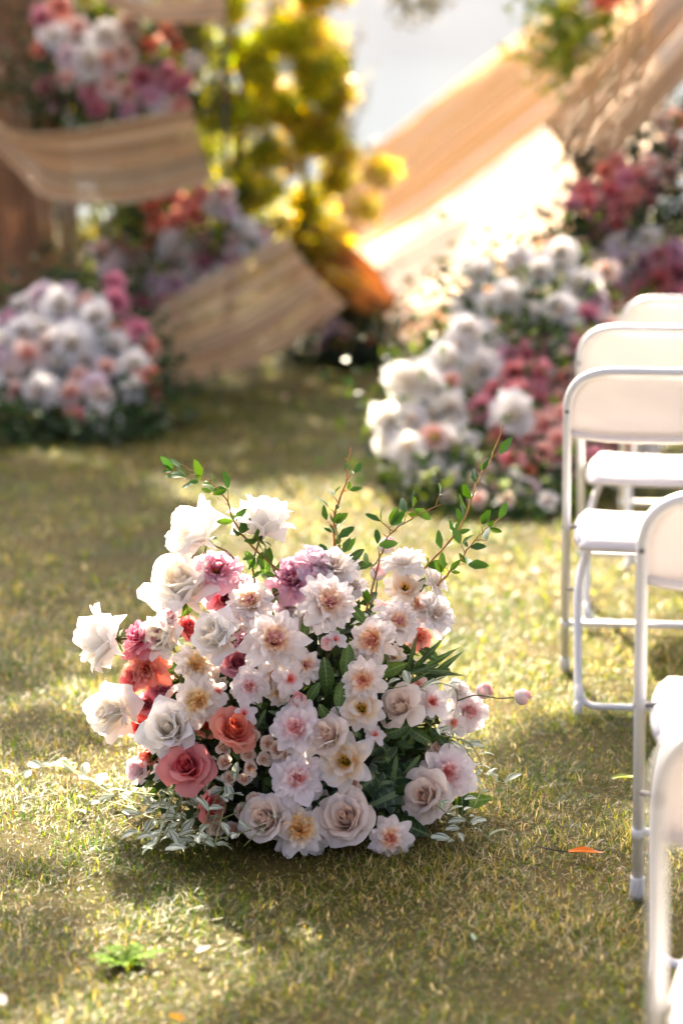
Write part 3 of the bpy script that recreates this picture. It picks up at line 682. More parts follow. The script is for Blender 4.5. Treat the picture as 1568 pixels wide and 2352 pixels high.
def mound_leaf(mesh_list, name, u, v, px, dirn, push=-.04, tilt=.35, stem=True):
    P, nrm = on_mound(u, v, push); tc = (CAMV - P).normalized()
    a = R(dirn); dv = Vector((math.cos(a), 0, math.sin(a))) + nrm * .25
    L = px2m(px, P); nm = tc + nrm * .6 + Vector((random.uniform(-tilt, tilt), random.uniform(-tilt, tilt), random.uniform(-tilt, tilt)))
    dn = dv.normalized()
    m = leaf_frame(P - dn * L * .5, dn, nm) @ Matrix.Diagonal((L, L, L, 1))
    return link(name, random.choice(mesh_list), mound, m)
for (u, v, px, a) in [(748, 1548, 90, 95), (897, 1538, 85, 20), (822, 1412, 58, -60), (700, 1448, 55, -95), (522, 1655, 60, -70), (505, 1610, 60, -30), (938, 1898, 110, -25), (640, 1370, 55, 130), (600, 1395, 50, -30), (795, 1520, 80, -100), (770, 1440, 70, -80),
                      (690, 1510, 60, -60), (875, 1510, 55, -110), (960, 1350, 60, 60), (930, 1400, 55, 40), (1085, 1840, 90, 10), (1060, 1845, 80, -100), (705, 1818, 55, -50), (745, 1842, 70, 20), (650, 1360, 60, 100), (610, 1300, 60, 80), (575, 1285, 50, 120), (640, 1310, 55, 60), (820, 1275, 50, 40), (835, 1300, 45, 10),
                      (590, 1600, 55, -70), (780, 1600, 70, -100), (720, 1590, 60, 60), (810, 1600, 60, 120), (430, 1400, 50, 30), (395, 1540, 60, 200), (350, 1700, 70, 200), (330, 1690, 70, 190), (1000, 1550, 70, 200), (980, 1500, 60, 160), (885, 1590, 70, -80), (905, 1680, 80, 200), (965, 1690, 70, -40), (745, 1640, 60, 120), (470, 1440, 60, 70), (1010, 1700, 70, -60), (660, 1640, 60, 200)]:
    mound_leaf(ROSE_LEAF, 'rose_leaf', u, v, px, a)
for (u, v, px, a) in [(905, 1775, 95, 90), (868, 1842, 90, 200), (838, 1695, 95, 160), (905, 1850, 85, -60), (945, 1760, 80, 60), (880, 1720, 80, 120), (930, 1690, 80, 60), (900, 1640, 80, -100), (960, 1800, 70, 20), (840, 1800, 75, 220), (780, 1840, 60, -100), (925, 1895, 70, 190), (870, 1800, 80, 10), (600, 1650, 60, 60), (740, 1780, 60, 120), (640, 1640, 60, 160)]:
    mound_leaf(IVY, 'ivy_leaf', u, v, px, a, push=-.10)
for (u, v, px, a) in [(945, 1500, 95, 80), (985, 1500, 110, 50), (1005, 1515, 120, 30), (1020, 1530, 125, 42), (985, 1540, 110, -8), (1010, 1545, 120, -14), (965, 1540, 90, 200), (955, 1560, 80, 30), (870, 1560, 70, -70)]:
    mound_leaf(RUSCUS, 'pointed_leaf', u, v, px, a, push=.02, tilt=.2)

# leafy twigs standing up out of the mound
def twig(pix, Y0, Y1, r0=.0028, lens=.040, leaf_n=8, bare=0.0, col=(142, 104, 58)):
    n = len(pix); pts = [at(u, v, Y0 + (Y1 - Y0) * i / (n - 1)) for i, (u, v) in enumerate(pix)]
    P = smooth_path(pts, 26); P += g.normal(0, .0009, P.shape)
    b = MB(); tube(b, P, np.linspace(r0, r0*.35, 26), 6, lin(col))
    for q in range(4):
        i = random.randrange(4, 24); e = P[i] + np.array([random.uniform(-1, 1), random.uniform(-.5, .5), random.uniform(0, 1)]) * .012
        tube(b, [P[i], (P[i]+e)/2 + .001, e], [r0*.4, r0*.35, r0*.2], 4, lin(col))
    o = put('twig', b, M_stem, mound)
    for q in range(leaf_n):
        t = (q + random.uniform(.35, .85)) / leaf_n * (1 - bare); i = min(24, int(t * 25)); tan = Vector(P[i+1] - P[i]).normalized()
        node = Vector(P[i])
        if random.random() < .45 and leaf_n > 2:            # short side shoot
            side = (tan.cross(Vector((random.uniform(-.6, .6), -1, random.uniform(-.6, .6)))).normalized() * random.choice((-1, 1)) + tan * .8).normalized()
            e = node + side * random.uniform(.012, .03); bb = MB(); tube(bb, smooth_path([node, (node + e)/2 + Vector((0, 0, .003)), e], 5), [r0*.45, r0*.4, r0*.36, r0*.3, r0*.25], 5, lin(col)); put('shoot', bb, M_stem, o); node = e
        for k in range(random.choice((1, 2, 2, 3, 4))):
            an = random.uniform(0, 6.28); tc = (CAMV - node).normalized()
            ortho = tan.orthogonal().normalized(); side = (Quaternion(tan, an) @ ortho)
            dr = (side * random.uniform(.5, 1.1) + tan * random.uniform(.2, 1.1) + Vector((0, 0, .1))).normalized()
            L = lens * random.choice((.55, .75, .9, 1.0, 1.1)) * random.uniform(.85, 1.15)
            m = leaf_frame(node + dr * .004, dr, tc * .6 + Vector((random.uniform(-1, 1), random.uniform(-.8, .8), random.uniform(-.3, 1.0)))) @ Matrix.Diagonal((L * random.uniform(.8, 1.15), L, L, 1))
            link('twig_leaf', random.choice(TWIG_LEAF), o, m)
twig([(640, 1310), (575, 1250), (535, 1195), (520, 1148), (485, 1108), (445, 1085), (405, 1062)], 5.05, 5.10, leaf_n=13)
twig([(778, 1300), (766, 1225), (772, 1170), (795, 1105), (797, 1065), (806, 1028)], 5.2, 5.28, r0=.0034, leaf_n=9, bare=.28, col=(176, 112, 58))
twig([(792, 1300), (772, 1215), (770, 1165)], 5.18, 5.22, r0=.0022, leaf_n=4, col=(130, 110, 52))
twig([(842, 1405), (868, 1300), (892, 1232), (945, 1192), (1012, 1158)], 5.02, 5.1, leaf_n=7)
twig([(905, 1222), (880, 1202), (863, 1180)], 5.06, 5.06, r0=.0014, leaf_n=1)
twig([(960, 1320), (1045, 1228), (1078, 1162), (1097, 1102), (1128, 1052), (1156, 976)], 5.08, 5.2, r0=.003, leaf_n=10, bare=.16, col=(168, 130, 66))
twig([(1005, 1345), (1060, 1282), (1098, 1232), (1158, 1182)], 5.04, 5.12, r0=.0028, leaf_n=9, col=(160, 124, 66))
twig([(640, 1330), (618, 1290), (600, 1260)], 5.02, 5.02, r0=.002, leaf_n=4, col=(98, 96, 46), lens=.034)

# variegated trailing vines
def vine(pts, lens=.045, step=.022, r0=.0016, flat=0.0, name='vine'):
    Ls = sum((Vector(pts[i+1]) - Vector(pts[i])).length for i in range(len(pts)-1)); n = max(10, int(Ls / .02))
    P = smooth_path(pts, n); b = MB(); tube(b, P, np.linspace(r0, r0*.7, n), 5, lin((122, 128, 70)))
    o = put(name, b, M_stem, mound); k = int(Ls / step)
    for q in range(k):
        i = min(n-2, int((q + random.random()*.6) / k * n)); tan = Vector(P[i+1] - P[i]).normalized()
        side = tan.cross(Vector((random.uniform(-.5, .5), random.uniform(-.5, .5), 1))).normalized() * (1 if q % 2 else -1)
        dr = (side * random.uniform(.5, 1) + tan * random.uniform(.2, .9) + Vector((0, 0, random.uniform(-.15, .8)))).normalized()
        nm = Vector((random.uniform(-.6, .6), random.uniform(-.9, .3), 1.0))
        L = lens * random.uniform(.65, 1.2)
        m = leaf_frame(Vector(P[i]) + dr * .003, dr, nm) @ Matrix.Diagonal((L, L, L, 1))
        link('vine_leaf', random.choice(VINE_LEAF), o, m)
def gp(u, v, z): return ground(u, v, z)
vine([gp(400, 1830, .05), gp(320, 1822, .03), gp(240, 1808, .025), gp(170, 1770, .03), gp(100, 1762, .03), gp(20, 1790, .015)], .046, .036)
vine([gp(400, 1850, .06), gp(330, 1850, .03), gp(270, 1830, .025), gp(200, 1790, .03), gp(140, 1760, .03)], .048, .040)
vine([gp(420, 1880, .05), gp(350, 1880, .03), gp(280, 1850, .02), gp(210, 1840, .012), gp(150, 1880, .01)], .042, .06)
for k in range(9):
    a = random.uniform(0, 1); u0, v0 = 560 - 190*a, 1740 + 100*random.random()
    P0, _ = on_mound(u0, v0, -.02); u1, v1 = u0 - random.uniform(20, 130), random.uniform(1880, 1955)
    vine([P0, (P0 + gp((u0+u1)/2, (v0+v1)/2+20, .07))/2, gp((u0+u1)/2 - 20, min(1940, v1), .05), gp(u1, v1, .02)], .040, .034)
for (u0, v0, u1, v1) in [(560, 1860, 420, 1920), (600, 1900, 480, 1935), (640, 1860, 560, 1945)]:
    P0, _ = on_mound(u0, v0, 0); vine([P0, gp((u0+u1)/2, (v0+v1)/2, .06), gp(u1, v1, .03)], .04, .03)
for pix in [[(960, 1580), (1010, 1570), (1050, 1590), (1040, 1660), (1030, 1720)], [(1010, 1690), (1060, 1700), (1095, 1730), (1110, 1790), (1090, 1850), (1060, 1900), (1020, 1945)], [(1060, 1700), (1080, 1740), (1120, 1790), (1170, 1800)],
            [(1000, 1850), (1030, 1870), (1060, 1880), (1090, 1900), (1130, 1935)], [(860, 1560), (900, 1580), (940, 1575), (980, 1590)]]:
    vine([on_mound(u, v, .06)[0] if v < 1800 else Vector((*(gp(u, v, .03 if v > 1880 else .08)).xy, .03 if v > 1880 else .08)) for u, v in pix], .038, .032, r0=.0012)

# ------------------------------------------------------------------ white folding chairs
def fillet_path(pts, r, n=6):
    pts = [np.array(p, float) for p in pts]; out = [pts[0]]
    for i in range(1, len(pts) - 1):
        a, b, c = pts[i-1], pts[i], pts[i+1]; d1 = a - b; d2 = c - b
        rr = min(r if np.isscalar(r) else r[i-1], np.linalg.norm(d1)*.49, np.linalg.norm(d2)*.49)
        p0 = b + d1/np.linalg.norm(d1)*rr; p2 = b + d2/np.linalg.norm(d2)*rr
        for t in np.linspace(0, 1, n): out.append((1-t)**2*p0 + 2*t*(1-t)*b + t*t*p2)
    out.append(pts[-1]); return np.array(out)
def slab(mb, P, thick_vec_fn, nu, nv, c=(1, 1, 1)):
    """closed plate from a grid of points with a thickness vector per point"""
    P = np.asarray(P); T = thick_vec_fn(P); V = np.r_[P, P + T]; f = grid_faces(nv, nu); n = nu*nv
    f2 = [tuple(reversed([i + n for i in q])) for q in f]; rim = list(range(nu)) + [i*nu+nu-1 for i in range(1, nv)] + [(nv-1)*nu+j for j in range(nu-2, -1, -1)] + [i*nu for i in range(nv-2, 0, -1)]
    fr = [(rim[(i+1) % len(rim)], rim[i], rim[i]+n, rim[(i+1) % len(rim)]+n) for i in range(len(rim))]
    mb.add(V, f + f2 + fr, c)
CW, TR = .215, .0115
def cw(z): return CW - .006 * (1 - z / .855)
def side_y(z): return -.09 + .30 * (.855 - z) / .855
def chair_meshes():
    D = {}
    b = MB()
    P = fillet_path([(-cw(0), .21, .008), (-cw(.5), side_y(.50), .50), (-CW, side_y(.855), .855), (CW, side_y(.855), .855), (cw(.5), side_y(.50), .50), (cw(0), .21, .008)], [.02, .115, .115, .02], 10)
    tube(b, P, TR, 10); D['back_frame'] = b.mesh('back_frame', M_tube)
    b = MB(); tube(b, [(-cw(.15), side_y(.15), .15), (0, side_y(.15), .15), (cw(.15), side_y(.15), .15)], .0085, 8); D['front_crossbar'] = b.mesh('front_crossbar', M_tube)
    for s, nm in ((-1, 'rear_leg_a'), (1, 'rear_leg_b')):
        b = MB(); P = smooth_path([(s*.140, .10, .425), (s*.146, .06, .40), (s*.170, .00, .34), (s*.180, -.06, .27), (s*.177, -.13, .14), (s*.174, -.21, .006)], 22)
        tube(b, P, .0105, 9); D[nm] = b.mesh('rear_leg', M_tube)
    b = MB(); P = fillet_path([(-.175, -.178, .075), (-.158, -.20, .024), (.158, -.20, .024), (.175, -.178, .075)], .05, 7); tube(b, P, .0085, 8); D['rear_crossbar'] = b.mesh('rear_crossbar', M_tube)
    # caps
    def cap(x, y, h, r, lean):
        b = MB(); tube(b, [(x, y, .001), (x, y - lean*.3*h, h*.3), (x, y - lean*h, h), (x, y - lean*(h+.002), h + .003)], [r*1.25, r*1.15, r*1.08, r*.9], 10); return b.mesh('foot_cap', M_cap)
    D['caps'] = [cap(-cw(0), .21, .045, TR*1.15, .35), cap(cw(0), .21, .045, TR*1.15, .35), cap(-.174, -.212, .03, .0115, -.4), cap(.174, -.212, .03, .0115, -.4)]
    # sleeve rings where the lower leg slides into the frame
    D['sleeves'] = []
    for s in (-1, 1):
        b = MB(); z = .148; tube(b, [(s*cw(z), side_y(z-.012), z-.012), (s*cw(z), side_y(z+.012), z+.012)], TR*1.13, 10); D['sleeves'].append(b.mesh('sleeve', M_tube))
    # back panel: bowed plastic plate with a thicker lower lip
    nu, nv = 17, 9; P = []
    for j in range(nv):
        z = .690 + (.845 - .690) * j / (nv - 1)
        hw = CW - .004
        if z > .855 - .115:
            q = (z - (.855 - .115)) / .115; hw = CW - .115 + .112 * math.sqrt(max(0, 1 - q*q)) if q < 1 else CW - .115
        sag = 0.0
        for i in range(nu):
            s = -1 + 2*i/(nu-1); zz = z - (.018 * (1 - abs(s)**3) if j == 0 else 0) 
            P.append((s*hw, side_y(z) + .004 + .022 * (1 - s*s), zz))
    b = MB(); slab(b, P, lambda P: np.tile([0, .007, 0.002], (len(P), 1)), nu, nv)
    D['back_panel'] = b.mesh('back_panel', M_plastic)
    b = MB()                                    # rolled flange along the lower edge
    P = [(s*(CW-.012), side_y(.69) + .002 + .022*(1-s*s), .688 - .018*(1-abs(s)**3)) for s in np.linspace(-1, 1, 15)]
    tube(b, P, .009, 8); D['lower_lip'] = b.mesh('lower_lip', M_plastic)
    # seat: rounded, dished shell with down-turned rim
    nu, nv = 19, 17; P = []
    for j in range(nv):
        for i in range(nu):
            a, c = -1 + 2*i/(nu-1), -1 + 2*j/(nv-1)
            x = a * math.sqrt(1 - c*c*.16) * .193; y = .045 + c * math.sqrt(1 - a*a*.14) * .205
            e = max(abs(a), abs(c)); z = .448 - .010*(1-a*a)*(1-c*c) + .006*(c > .0)*c - (.026 * ((e-.80)/.20)**2 if e > .80 else 0) - .012 * (c > .6) * (c-.6)/.4 * (1-a*a)
            P.append((x, y, z))
    b = MB(); slab(b, P, lambda P: np.tile([0, 0, -.010], (len(P), 1)), nu, nv)
    D['seat'] = b.mesh('seat', M_plastic)
    b = MB(); P = fillet_path([(-.178, -.12, .425), (-.178, .215, .425), (.178, .215, .425), (.178, -.12, .425)], .06, 6)
    tube(b, P, .009, 8); tube(b, [(-.178, -.10, .422), (.178, -.10, .422)], .008, 8); D['seat_frame'] = b.mesh('seat_frame', M_tube)
    D['bolts'] = []
    for s in (-1, 1):
        b = MB(); y = side_y(.748) - TR; tube(b, [(s*CW, y + .002, .748), (s*CW, y - .003, .748), (s*CW, y - .004, .748)], [.0055, .0055, .003], 8); D['bolts'].append(b.mesh('bolt', M_bolt))
        b = MB(); tube(b, [(s*(cw(.43)+.013), side_y(.43), .43), (s*.17, side_y(.43), .43)], .006, 8); D['bolts'].append(b.mesh('bolt', M_bolt))
        b = MB(); tube(b, [(s*.206, -.02, .285), (s*.174, -.04, .285)], .005, 6); D['bolts'].append(b.mesh('bolt', M_bolt))
    return D
CH = chair_meshes()
def chair(x, y, rz, label):
    w = Matrix.Translation((x, y, lawn_z(np.array(x), np.array(y)).item() + .004)) @ Matrix.Rotation(rz, 4, 'Z')
    t = link('folding_chair', None, None, w, label, 'chair', 'white folding chairs beside the aisle'); t.empty_display_size = .1
    for k in ('back_frame', 'front_crossbar', 'rear_crossbar', 'back_panel', 'seat', 'seat_frame'): o = link(k, CH[k], t, w.copy()); 
    bp = [c for c in COL.objects if c.parent == t and c.name.startswith('back_panel')][0]
    link('lower_lip', CH['lower_lip'], bp, w.copy())
    for k in ('rear_leg_a', 'rear_leg_b'): link('rear_leg', CH[k], t, w.copy())
    for m in CH['caps']: link('foot_cap', m, t, w.copy())
    for m in CH['sleeves']: link('sleeve', m, t, w.copy())
    for m in CH['bolts']: link('bolt', m, t, w.copy())
def proj_u(p):
    d = np.array(p) - np.array([0, 0, CAMZ]); return UC + F * d[0] / d.dot(_fw)
def seat_chair(u_foot, u_top, yf, lab, z_low=0.0):
    """turn and shift a chair until its left post matches two photo columns"""
    best = None
    for rz in np.radians(np.arange(-9, 9.01, .25)):
        c, s_ = math.cos(rz), math.sin(rz); loc = lambda z, cx, cy: (cx - cw(z)*c - side_y(z)*s_, cy - cw(z)*s_ + side_y(z)*c, z)
        cy = yf - .21; cx = .6
        for _ in range(5): cx -= (proj_u(loc(.74, cx, cy)) - u_top) / 1500
        e = abs(proj_u(loc(z_low, cx, cy)) - u_foot)
        if best is None or e < best[0]: best = (e, cx, cy, rz)
    chair(best[1], best[2], best[3], lab)
seat_chair(1524, 1511, 3.06, 'white folding chair farthest from the arch, behind the chair by the orange leaf', .38)
seat_chair(1463, 1474, ground(1462, 2085).y, 'white folding chair standing beside the fallen orange leaf')
seat_chair(1297, 1304, ground(1298, 1548).y, 'white folding chair whose whole rear foot loop shows on sunlit grass')
seat_chair(1347, 1336, ground(1348, 1382).y, 'white folding chair second from the arch, its seat seen under the chair back in front')
seat_chair(1440, 1444, 7.93, 'white folding chair closest to the arch, only its rounded top showing')

# ------------------------------------------------------------------ rattan ribbons
def ribbon(label, e0, e1, n, cols, seed, rise=.04, seg=14, thick=.012, name='rattan_ribbon', band=None, mat=None, var=(.84, 1.1)):
    """flat ribbon of strands lofted between two edges given as world points"""
    g = np.random.default_rng(seed); A = smooth_path(e0, seg); B = smooth_path(e1, seg)
    c = (A + B) / 2; base = c[np.argmin(c[:, 2])]
    t = thing(name, Vector((float(base[0]), float(base[1]), max(0.0, float(min(A[:, 2].min(), B[:, 2].min()))))), label, 'rattan ribbon', 'rattan ribbons of the ceremony arch')
    tone = np.interp(np.arange(n), np.arange(0, n + 3, 2.6), g.uniform(.66, 1.10, len(np.arange(0, n + 3, 2.6)))) if band is None else np.ones(n)
    for i in range(n):
        q0, q1 = (i + .02) / n, (i + .98 + g.uniform(-.06, .10)) / n; j = g.normal(0, .005)
        wob = (.08 * np.sin(np.linspace(0, g.uniform(4, 9), seg) + g.uniform(0, 6))[:, None] + g.normal(0, .02, (seg, 1))) / n
        P0 = A + (B - A) * (q0 + wob); P1 = A + (B - A) * (q1 + wob)
        tan = np.gradient((P0 + P1)/2, axis=0); acr = P1 - P0; nn = np.cross(tan, acr); nn /= np.linalg.norm(nn, axis=1)[:, None] + 1e-9
        lift = j + rise * math.sin(math.pi * (i + .5) / n) + .0015 * np.sin(np.linspace(0, g.uniform(5, 14), seg) + g.uniform(0, 6))[:, None]
        m = (P0 + P1)/2 + nn * (lift + thick)
        V = np.concatenate([np.stack([P0[k] + nn[k]*lift[k], m[k], P1[k] + nn[k]*lift[k], (P0[k]+P1[k])/2 + nn[k]*(lift[k]-thick*.4)])[None] for k in range(seg)]).reshape(-1, 3)
        f = [(k*4+a, k*4+(a+1) % 4, (k+1)*4+(a+1) % 4, (k+1)*4+a) for k in range(seg-1) for a in range(4)] + [(3, 2, 1, 0), tuple((seg-1)*4 + a for a in range(4))]
        q_ = (i + .5) / n + .05 * g.normal(); pal = cols
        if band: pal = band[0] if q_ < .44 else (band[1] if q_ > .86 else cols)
        col = lin(pal[g.integers(len(pal))]) * g.uniform(*var) * tone[i]
        b = MB(); b.add(V, f, col, np.c_[np.repeat(np.linspace(0, 1, seg), 4), np.tile([0, .5, 1, .5], seg)])
        put('strand', b, mat or M_strand, t)
    return t
STRAW = [(250, 214, 168), (244, 204, 152), (253, 224, 182), (248, 210, 160), (254, 228, 190), (240, 194, 148)]
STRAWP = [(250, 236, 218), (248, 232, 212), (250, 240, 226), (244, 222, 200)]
A_ = lambda L: [at(u, v, Y) for u, v, Y in L]
ribbon('tan rattan ribbon sweeping low behind the lavender flower heap, wide end lifted', A_([(300, 742, 11.75), (380, 690, 11.7), (520, 612, 11.8), (655, 540, 12.0)]), A_([(300, 880, 11.6), (400, 882, 11.5), (600, 830, 11.6), (795, 700, 11.9)]), 34, STRAW, 1)
ribbon('tan rattan ribbon curving like a smile between two flower bands on the left arch', A_([(-60, 240, 12.2), (20, 300, 12.0), (160, 300, 11.8), (300, 272, 11.7), (440, 248, 11.8)]), A_([(-70, 270, 12.3), (40, 390, 12.1), (110, 455, 11.9), (290, 468, 11.7), (492, 415, 11.8)]), 26, STRAW, 2)
ribbon('tan rattan ribbon crossing above the upper band of white flowers', A_([(150, -150, 12.1), (300, -60, 11.9), (400, -60, 11.9), (520, -90, 12.0)]), A_([(160, -40, 12.0), (270, 22, 11.8), (380, 50, 11.7), (520, 48, 11.8)]), 14, STRAW, 3)
ribbon('shaded brown rattan curtain hanging at the back of the left arch', A_([(-160, -200, 12.9), (-150, 300, 12.8), (-120, 730, 12.8)]), A_([(60, -200, 12.9), (150, 300, 12.9), (215, 735, 12.9)]), 34, [(176, 136, 106), (160, 122, 96), (188, 148, 116)], 4)  # browner palette: the shade on this curtain is put into its colour
ribbon('amber backlit rattan curl behind the wide ribbon end', A_([(640, 500, 12.8), (760, 540, 12.7), (850, 600, 12.6), (912, 690, 12.5)]), A_([(660, 640, 12.8), (750, 670, 12.7), (820, 710, 12.6), (872, 728, 12.5)]), 10, [(222, 176, 116), (212, 162, 102), (230, 188, 130)], 5, mat=M_sheer)  # amber backlit tone put into the strand colours
RAMP0 = [(740, 426, 17.6), (860, 335, 17.8), (1000, 225, 18.0), (1260, 24, 18.2), (1460, -130, 18.4)]
RAMP1 = [(915, 800, 13.25), (1010, 792, 13.3), (1130, 740, 13.4), (1330, 590, 13.6), (1560, 420, 13.8)]
ribbon('long pale rattan ramp rising diagonally from the grass, blazing in the sun', A_(RAMP0), A_(RAMP1), 64, STRAWP, 6, thick=.02, mat=M_sheer, var=(.9, 1.06), band=([(226, 178, 80), (220, 170, 70), (230, 188, 96)], [(234, 172, 92), (228, 160, 80), (238, 184, 108)]))  # sunlit glare put into the near-white middle strands, golden bands either side
ribbon('steep tan rattan ribbon climbing to the right above the pink roses', A_([(1246, 282, 10.9), (1330, 185, 10.8), (1430, 70, 10.7), (1560, -90, 10.6)]), A_([(1332, 428, 10.7), (1420, 350, 10.6), (1530, 230, 10.5), (1700, 60, 10.4)]), 34, STRAW, 7)

# ------------------------------------------------------------------ flower heaps at the feet of the arch and bands on it
def heap(label, base, items, yfun, fol_n, fol_cols, seed, cat='flower arrangement', fol_size=.05, fol_spread=.10, name='flower_arrangement', dens_pts=None, face=(0, .25, .9), group='flower heaps and bands of the ceremony arch', stems=True):
    t = thing(name, base, label, cat, group); g = np.random.default_rng(seed); P_ = []
    for (u, v, kind, px) in items:
        Y = yfun(u, v) + random.uniform(-.06, .05); P = at(u + random.uniform(-6, 6), v + random.uniform(-6, 6), Y)
        if kind in (L_, LP) and random.random() < .65: kind = random.choice((W_, K_, C_, WP))
        if P.z < .06: P = ground(u, v, .06)
        f = (face[0] + random.uniform(-.45, .45), face[1] + random.uniform(-.3, .45), face[2])
        place_bloom(t, kind, P, facing(P, f, Vector((0, -1, 0))), px2m(px * random.uniform(.92, 1.22), P), False, label=KIND[kind]['lab'])
        P_.append((np.array(P), px2m(px, P)))
    pts = []
    extra = dens_pts or []
    src = [p for p in P_] + [(np.array(at(u, v, yfun(u, v))), .16) for u, v in extra]
    for k in range(fol_n):
        p, s = src[g.integers(len(src))]
        pts.append(p + np.array([g.normal(0, 1), abs(g.normal(0, 1)) * .9 + .25, g.normal(0, 1)]) * fol_spread + np.array([0, .09, -.02]))
    for k in range(fol_n // 5):
        if not extra: break
        u, v = extra[g.integers(len(extra))]; pts.append(np.array(at(u, v, yfun(u, v))) + g.normal(0, .06, 3) + np.array([0, -.06, 0]))
    pts = np.array(pts); pts[:, 2] = np.maximum(pts[:, 2], .01)
    leaf_cloud('foliage', t, pts, np.tile([0, -.4, .8], (len(pts), 1)), fol_size, fol_cols, M_dark, seed)
    if stems:
        b = MB(); bx = np.array(base) + np.array([0, .12, .02])
        for p, s in P_:
            q = np.array([p[0]*.6 + bx[0]*.4, max(p[1], bx[1]) + .1, max(.02, p[2]*.3)])
            tube(b, smooth_path([p + np.array([0, .03, -.02]), (p + q)/2 + np.array([0, .05, .02]), q], 6), .004, 4, lin((70, 80, 40)))
        put('stems', b, M_stem, t)
    return t
DG = [(44, 66, 36), (58, 82, 40), (36, 54, 32), (70, 96, 46)]
W_, C_, L_, K_, PK, PP, MR, MP, CP, CR, LP = 'white_rose', 'cream_rose', 'lavender_rose', 'blush_rose', 'pink_rose', 'pink_peony', 'mauve_rose', 'mauve_peony', 'coral_peony', 'coral_rose', 'lavender_peony'
WP = 'white_peony'
heap('heap of white and lavender roses on the grass beside the low rattan ribbon', ground(170, 985), [
    (95, 690, L_, 85), (130, 710, L_, 90), (160, 745, L_, 80), (80, 730, LP, 85), (200, 700, L_, 60), (228, 735, W_, 85), (50, 770, WP, 85), (20, 740, MP, 50), (5, 790, W_, 70), (170, 790, W_, 90), (120, 800, L_, 80),
    (258, 795, W_, 95), (305, 840, W_, 85), (60, 825, K_, 85), (130, 840, L_, 85), (195, 840, WP, 85), (15, 870, L_, 65), (185, 870, K_, 80), (225, 890, L_, 80), (90, 905, WP, 110), (170, 905, K_, 80), (230, 910, L_, 70), (305, 905, W_, 75), (175, 960, PK, 48), (235, 968, W_, 90),
    (270, 690, PP, 65), (262, 650, PP, 60), (300, 745, PP, 55), (275, 770, CP, 50), (320, 760, PP, 60), (345, 800, CP, 50), (350, 860, CR, 55), (352, 900, CR, 55), (350, 925, CP, 40), (325, 870, CP, 50), (140, 770, LP, 70), (210, 770, L_, 70), (100, 760, L_, 70), (240, 850, L_, 60), (40, 900, K_, 60), (-25, 830, L_, 80), (-20, 900, W_, 80), (-30, 760, W_, 80), (60, 700, W_, 60), (155, 670, L_, 55)],
    lambda u, v: 10.05 + (1000 - v) / 350 * .75, 2600, DG, 21, dens_pts=[(30, 960), (100, 970), (200, 985), (300, 970), (340, 960), (0, 940), (340, 900), (60, 980), (270, 990), (150, 985)])
SP, SC = 'soft_pink_rose', 'blush_peony'
right_items = [
    (1092, 632, W_, 80), (1190, 602, WP, 90), (1300, 596, W_, 92), (1345, 664, W_, 100), (1395, 635, L_, 70), (1240, 632, W_, 75), (1172, 684, W_, 90), (1085, 706, WP, 90), (1120, 712, W_, 80), (1225, 728, W_, 80), (1290, 718, WP, 80),
    (1060, 770, W_, 95), (1112, 772, L_, 80), (1010, 830, W_, 95), (955, 882, W_, 105), (1112, 855, W_, 105), (1060, 800, WP, 70), (880, 975, W_, 100), (1040, 945, W_, 105), (940, 968, WP, 80), (985, 955, W_, 80), (1182, 958, W_, 105), (1045, 1030, W_, 110), (940, 1045, W_, 95), (985, 1085, L_, 80), (1000, 1010, K_, 75), (985, 900, W_, 75), (1040, 880, K_, 60), (960, 1085, W_, 70), (910, 1010, W_, 75), (1000, 870, WP, 60),
    (1165, 815, MP, 85), (1210, 820, PP, 85), (1255, 800, PP, 75), (1290, 820, K_, 70), (1195, 860, SP, 80), (1150, 840, LP, 70), (1235, 860, PP, 80), (1290, 870, SC, 75), (1140, 900, SP, 70), (1190, 905, SP, 75), (1110, 930, MR, 75), (1145, 950, SP, 70), (1235, 920, PP, 75), (1280, 920, SC, 70), (1215, 965, LP, 70), (1255, 975, SC, 75), (1300, 960, SC, 70), (1225, 1005, SC, 75), (1280, 1010, SC, 75), (1150, 1010, SP, 70), (1175, 1065, SP, 65), (1210, 1085, CR, 55), (1245, 1040, SC, 60), (1290, 1075, PP, 75), (1180, 1000, SC, 60),
    (1110, 1080, K_, 55), (1135, 1120, K_, 50), (1170, 1110, L_, 55), (1090, 1110, C_, 50), (1220, 1130, L_, 50), (1160, 1150, C_, 45), (1100, 1150, K_, 45), (1260, 1150, L_, 45), (1040, 1095, L_, 45), (1030, 1140, C_, 35),
    (1350, 730, PP, 70), (1320, 760, L_, 70), (1370, 700, LP, 80), (1340, 800, PP, 80), (1390, 760, L_, 70), (1345, 900, SC, 80), (1350, 980, PP, 80), (1420, 1020, SC, 80), (1360, 1060, PP, 80), (1480, 1000, W_, 90), (1440, 1090, L_, 80)]
heap('tall cascade of white and pink roses spilling onto the lawn by the folding chairs', ground(1150, 1165), right_items, lambda u, v: 8.5 + (1190 - v) / 600 * 1.25 + max(0, u - 1280) * .0006, 4200,
     [(44, 66, 36), (60, 86, 40), (36, 54, 32), (96, 118, 44), (120, 136, 40)], 22, dens_pts=[(960, 1130), (1040, 1170), (1100, 1180), (1180, 1185), (1250, 1180), (1290, 1150), (1000, 1120), (1290, 1100), (1130, 1180), (1210, 1190), (1060, 660), (1270, 760), (1270, 850), (1290, 800), (1220, 780), (1200, 690)])
